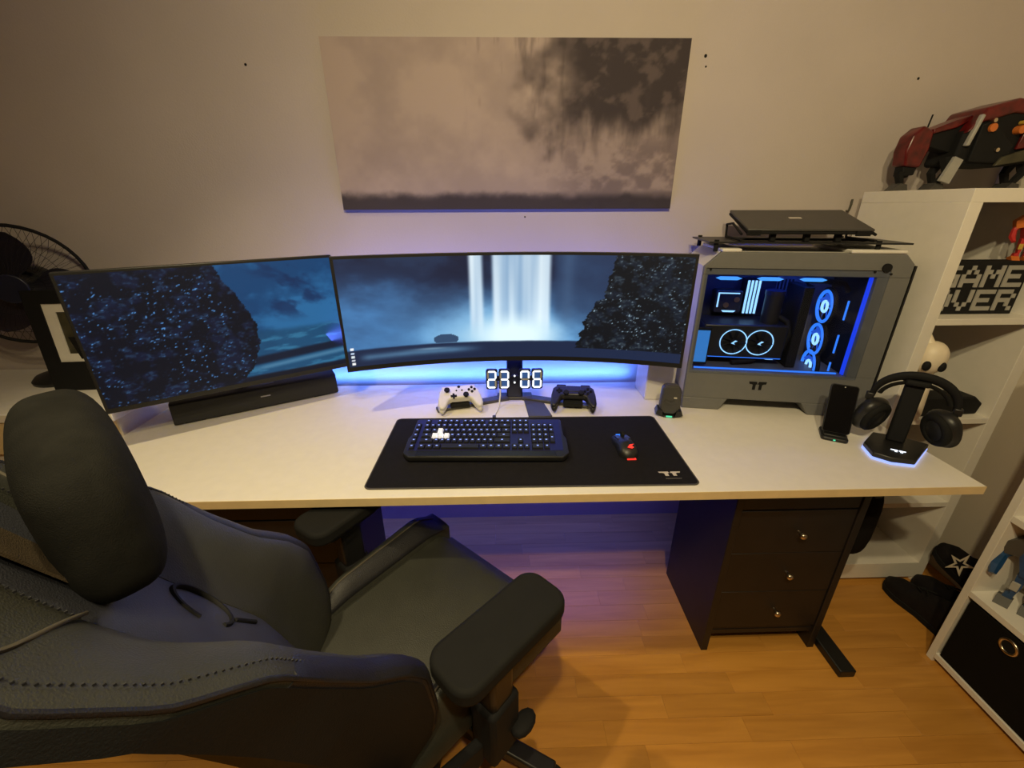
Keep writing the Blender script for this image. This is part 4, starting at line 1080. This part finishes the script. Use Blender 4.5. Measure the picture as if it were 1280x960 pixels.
# seat
def seat_top(u, v):
    x = -.185+.37*u; y_ = -.26+.50*v; e = min(1, min(u, 1-u)/.12)*.0+1
    z_ = .492+.012*math.sin(PI*u)*math.sin(PI*v)-.055*sm(.86, 1.0, v)**1.2+.004*math.sin(PI*v)
    return (XC+x*(1+.10*v), y_, z_)
ob('seat_cushion', MB().slab(seat_top, lambda u, v: (seat_top(u, v)[0], seat_top(u, v)[1], .40), 18, 24), 'leather', t, smooth=45)
def bolster(s_):
    def top(u, v):
        y_ = -.25+.47*v; xi = .168+.022*v if s_ < 0 else .150+.02*v; xo = (.228+.085*v) if s_ < 0 else (.205+.030*v)
        z_ = .497+.055*math.sin(PI*(.12+.80*u))**.8*sm(-.05, .30, v)*(1-.75*sm(.80, 1.0, v))-.055*sm(.65, 1, u)
        return (XC+s_*(xi+(xo-xi)*u), y_, z_)
    ob('seat_bolster', MB().slab(top, lambda u, v: (top(u, v)[0], top(u, v)[1], .40), 14, 20), 'leather', t, smooth=45)
    def ins(u, v):
        p = top(.0+.42*u, .15+.80*v); return (p[0]-s_*.0015, p[1], p[2]+.0018)
    ob('bolster_inlay', MB().slab(ins, lambda u, v: (ins(u, v)[0], ins(u, v)[1], ins(u, v)[2]-.006), 8, 16), 'leatherd', t, smooth=45, label='dark inlay on the bolster')
    pp = [tuple(Vector(top(.42, .15+.80*k/16))+Vector((0, 0, .003))) for k in range(17)]
    ob('piping', MB().tube(pp, .0022, 6), 'thread', t, smooth=60)
bolster(-1); bolster(1)
ob('seat_pan', bx(XC-.20, XC+.20, -.24, .20, .365, .402), 'shell', t, bev=.01)
# armrests
def armrest(cx, cy, rz):
    a = ob('armrest', MB().prism(rrect(.060, .143, .038, 6), .650, .690, T=rotT((cx, cy, 0), rz=rz)), 'rubber', t, bev=.010, seg=3)
    ob('arm_carrier', MB().prism(rrect(.040, .085, .02), .625, .656, T=rotT((cx, cy-.02, 0), rz=rz)), 'black', a, bev=.006)
    s_ = 1 if cx > 0 else -1
    ob('arm_post', MB().box(cx-.030, cx+.022, cy-.052, cy+.012, .47, .628), 'black', a, bev=.010)
    ob('arm_sleeve', MB().box(cx-.038, cx+.030, cy-.062, cy+.022, .335, .50), 'blackm', a, bev=.010)
    ob('arm_bracket', MB().box(min(0, s_*.03)+XC+s_*.06, cx+s_*.02, cy-.05, cy+.01, .335, .364) if s_ > 0 else MB().box(cx-.02, XC-.06, cy-.05, cy+.01, .335, .364), 'blackmetal', a, bev=.004)
    ob('lever', MB().ell((cx+s_*.040, cy+.02, .40), (.022, .034, .012), .8, 1, 12, 8), 'blackm', a, smooth=80)
armrest(.252, -.030, R(-4)); armrest(-.310, -.020, R(8))
for s_ in (-1, 1):
    ob('recline_bracket', MB().prism([(-.30, .36), (-.10, .36), (-.10, .42), (-.22, .47), (-.29, .60), (-.335, .60)], XC+s_*.255-.012, XC+s_*.255+.012, axis='x'), 'blackm', t, bev=.006)
ob('mechanism', bx(-.10, .07, -.15, .12, .315, .366), 'blackmetal', t, bev=.008)
ob('gas_lift', MB().cyl((XC, -.01, .10), (XC, -.01, .32), .026, n=20), 'blackmetal', t, smooth=40)
ob('base_hub', MB().cyl((XC, -.01, .065), (XC, -.01, .135), .045, .036, n=20), 'blackm', t, smooth=40)
for k in range(5):
    a = R(18+72*k); dx, dy = math.cos(a), math.sin(a)
    l = ob('base_leg', MB().prism([(.03, .075), (.33, .060), (.335, .085), (.04, .125)], -.022, .022, axis='y', T=rotT((XC, -.01, 0), rz=a)), 'black', t, bev=.006)
    cs = MB()
    for q in (-1, 1): cs.cyl((.325, q*.010, .030), (.325, q*.026, .030), .030, n=20, T=rotT((XC, -.01, 0), rz=a))
    cs.box(.305, .345, -.010, .010, .030, .068, T=rotT((XC, -.01, 0), rz=a))
    ob('caster', cs, 'rubber', l, smooth=40)

# head pillow
PTH = R(46.8); pf = Vector((math.cos(PTH), math.sin(PTH), 0)); pr = Vector((math.sin(PTH), -math.cos(PTH), 0))
pc = pf*(-.018)+pr*(-.703)+Vector((-.010, 0, 1.096))
t = thing('headrest_pillow', 'black velour head pillow strapped to the gaming chair backrest', 'pillow', pc, PTH-PI/2)
T_ = rotT(rx=R(2))
ob('cushion', MB().ell((0, 0, 0), (.17, .052, .108), .62, .62, 40, 24, T=T_), 'velour', t, smooth=80)
to_pillow = (Matrix.Translation(pc) @ Matrix.Rotation(PTH-PI/2, 4, 'Z')).inverted() @ Matrix.Translation(CO) @ Matrix.Rotation(CR, 4, 'Z')
def strap_fn(u, v, dF=0.0):
    L = .60+.276*v; x = .045+.03*v+.052*(u-.5)
    F = frontF(abs(x), min(L, .88))+.017-.085*sm(.93, 1.0, v)
    return tuple(to_pillow @ Vector(bpt(x, L, F+dF)))
ob('strap', MB().slab(strap_fn, lambda u, v: strap_fn(u, v, -.003), 4, 24), 'strap', t, smooth=60, label='brownish elastic strap')
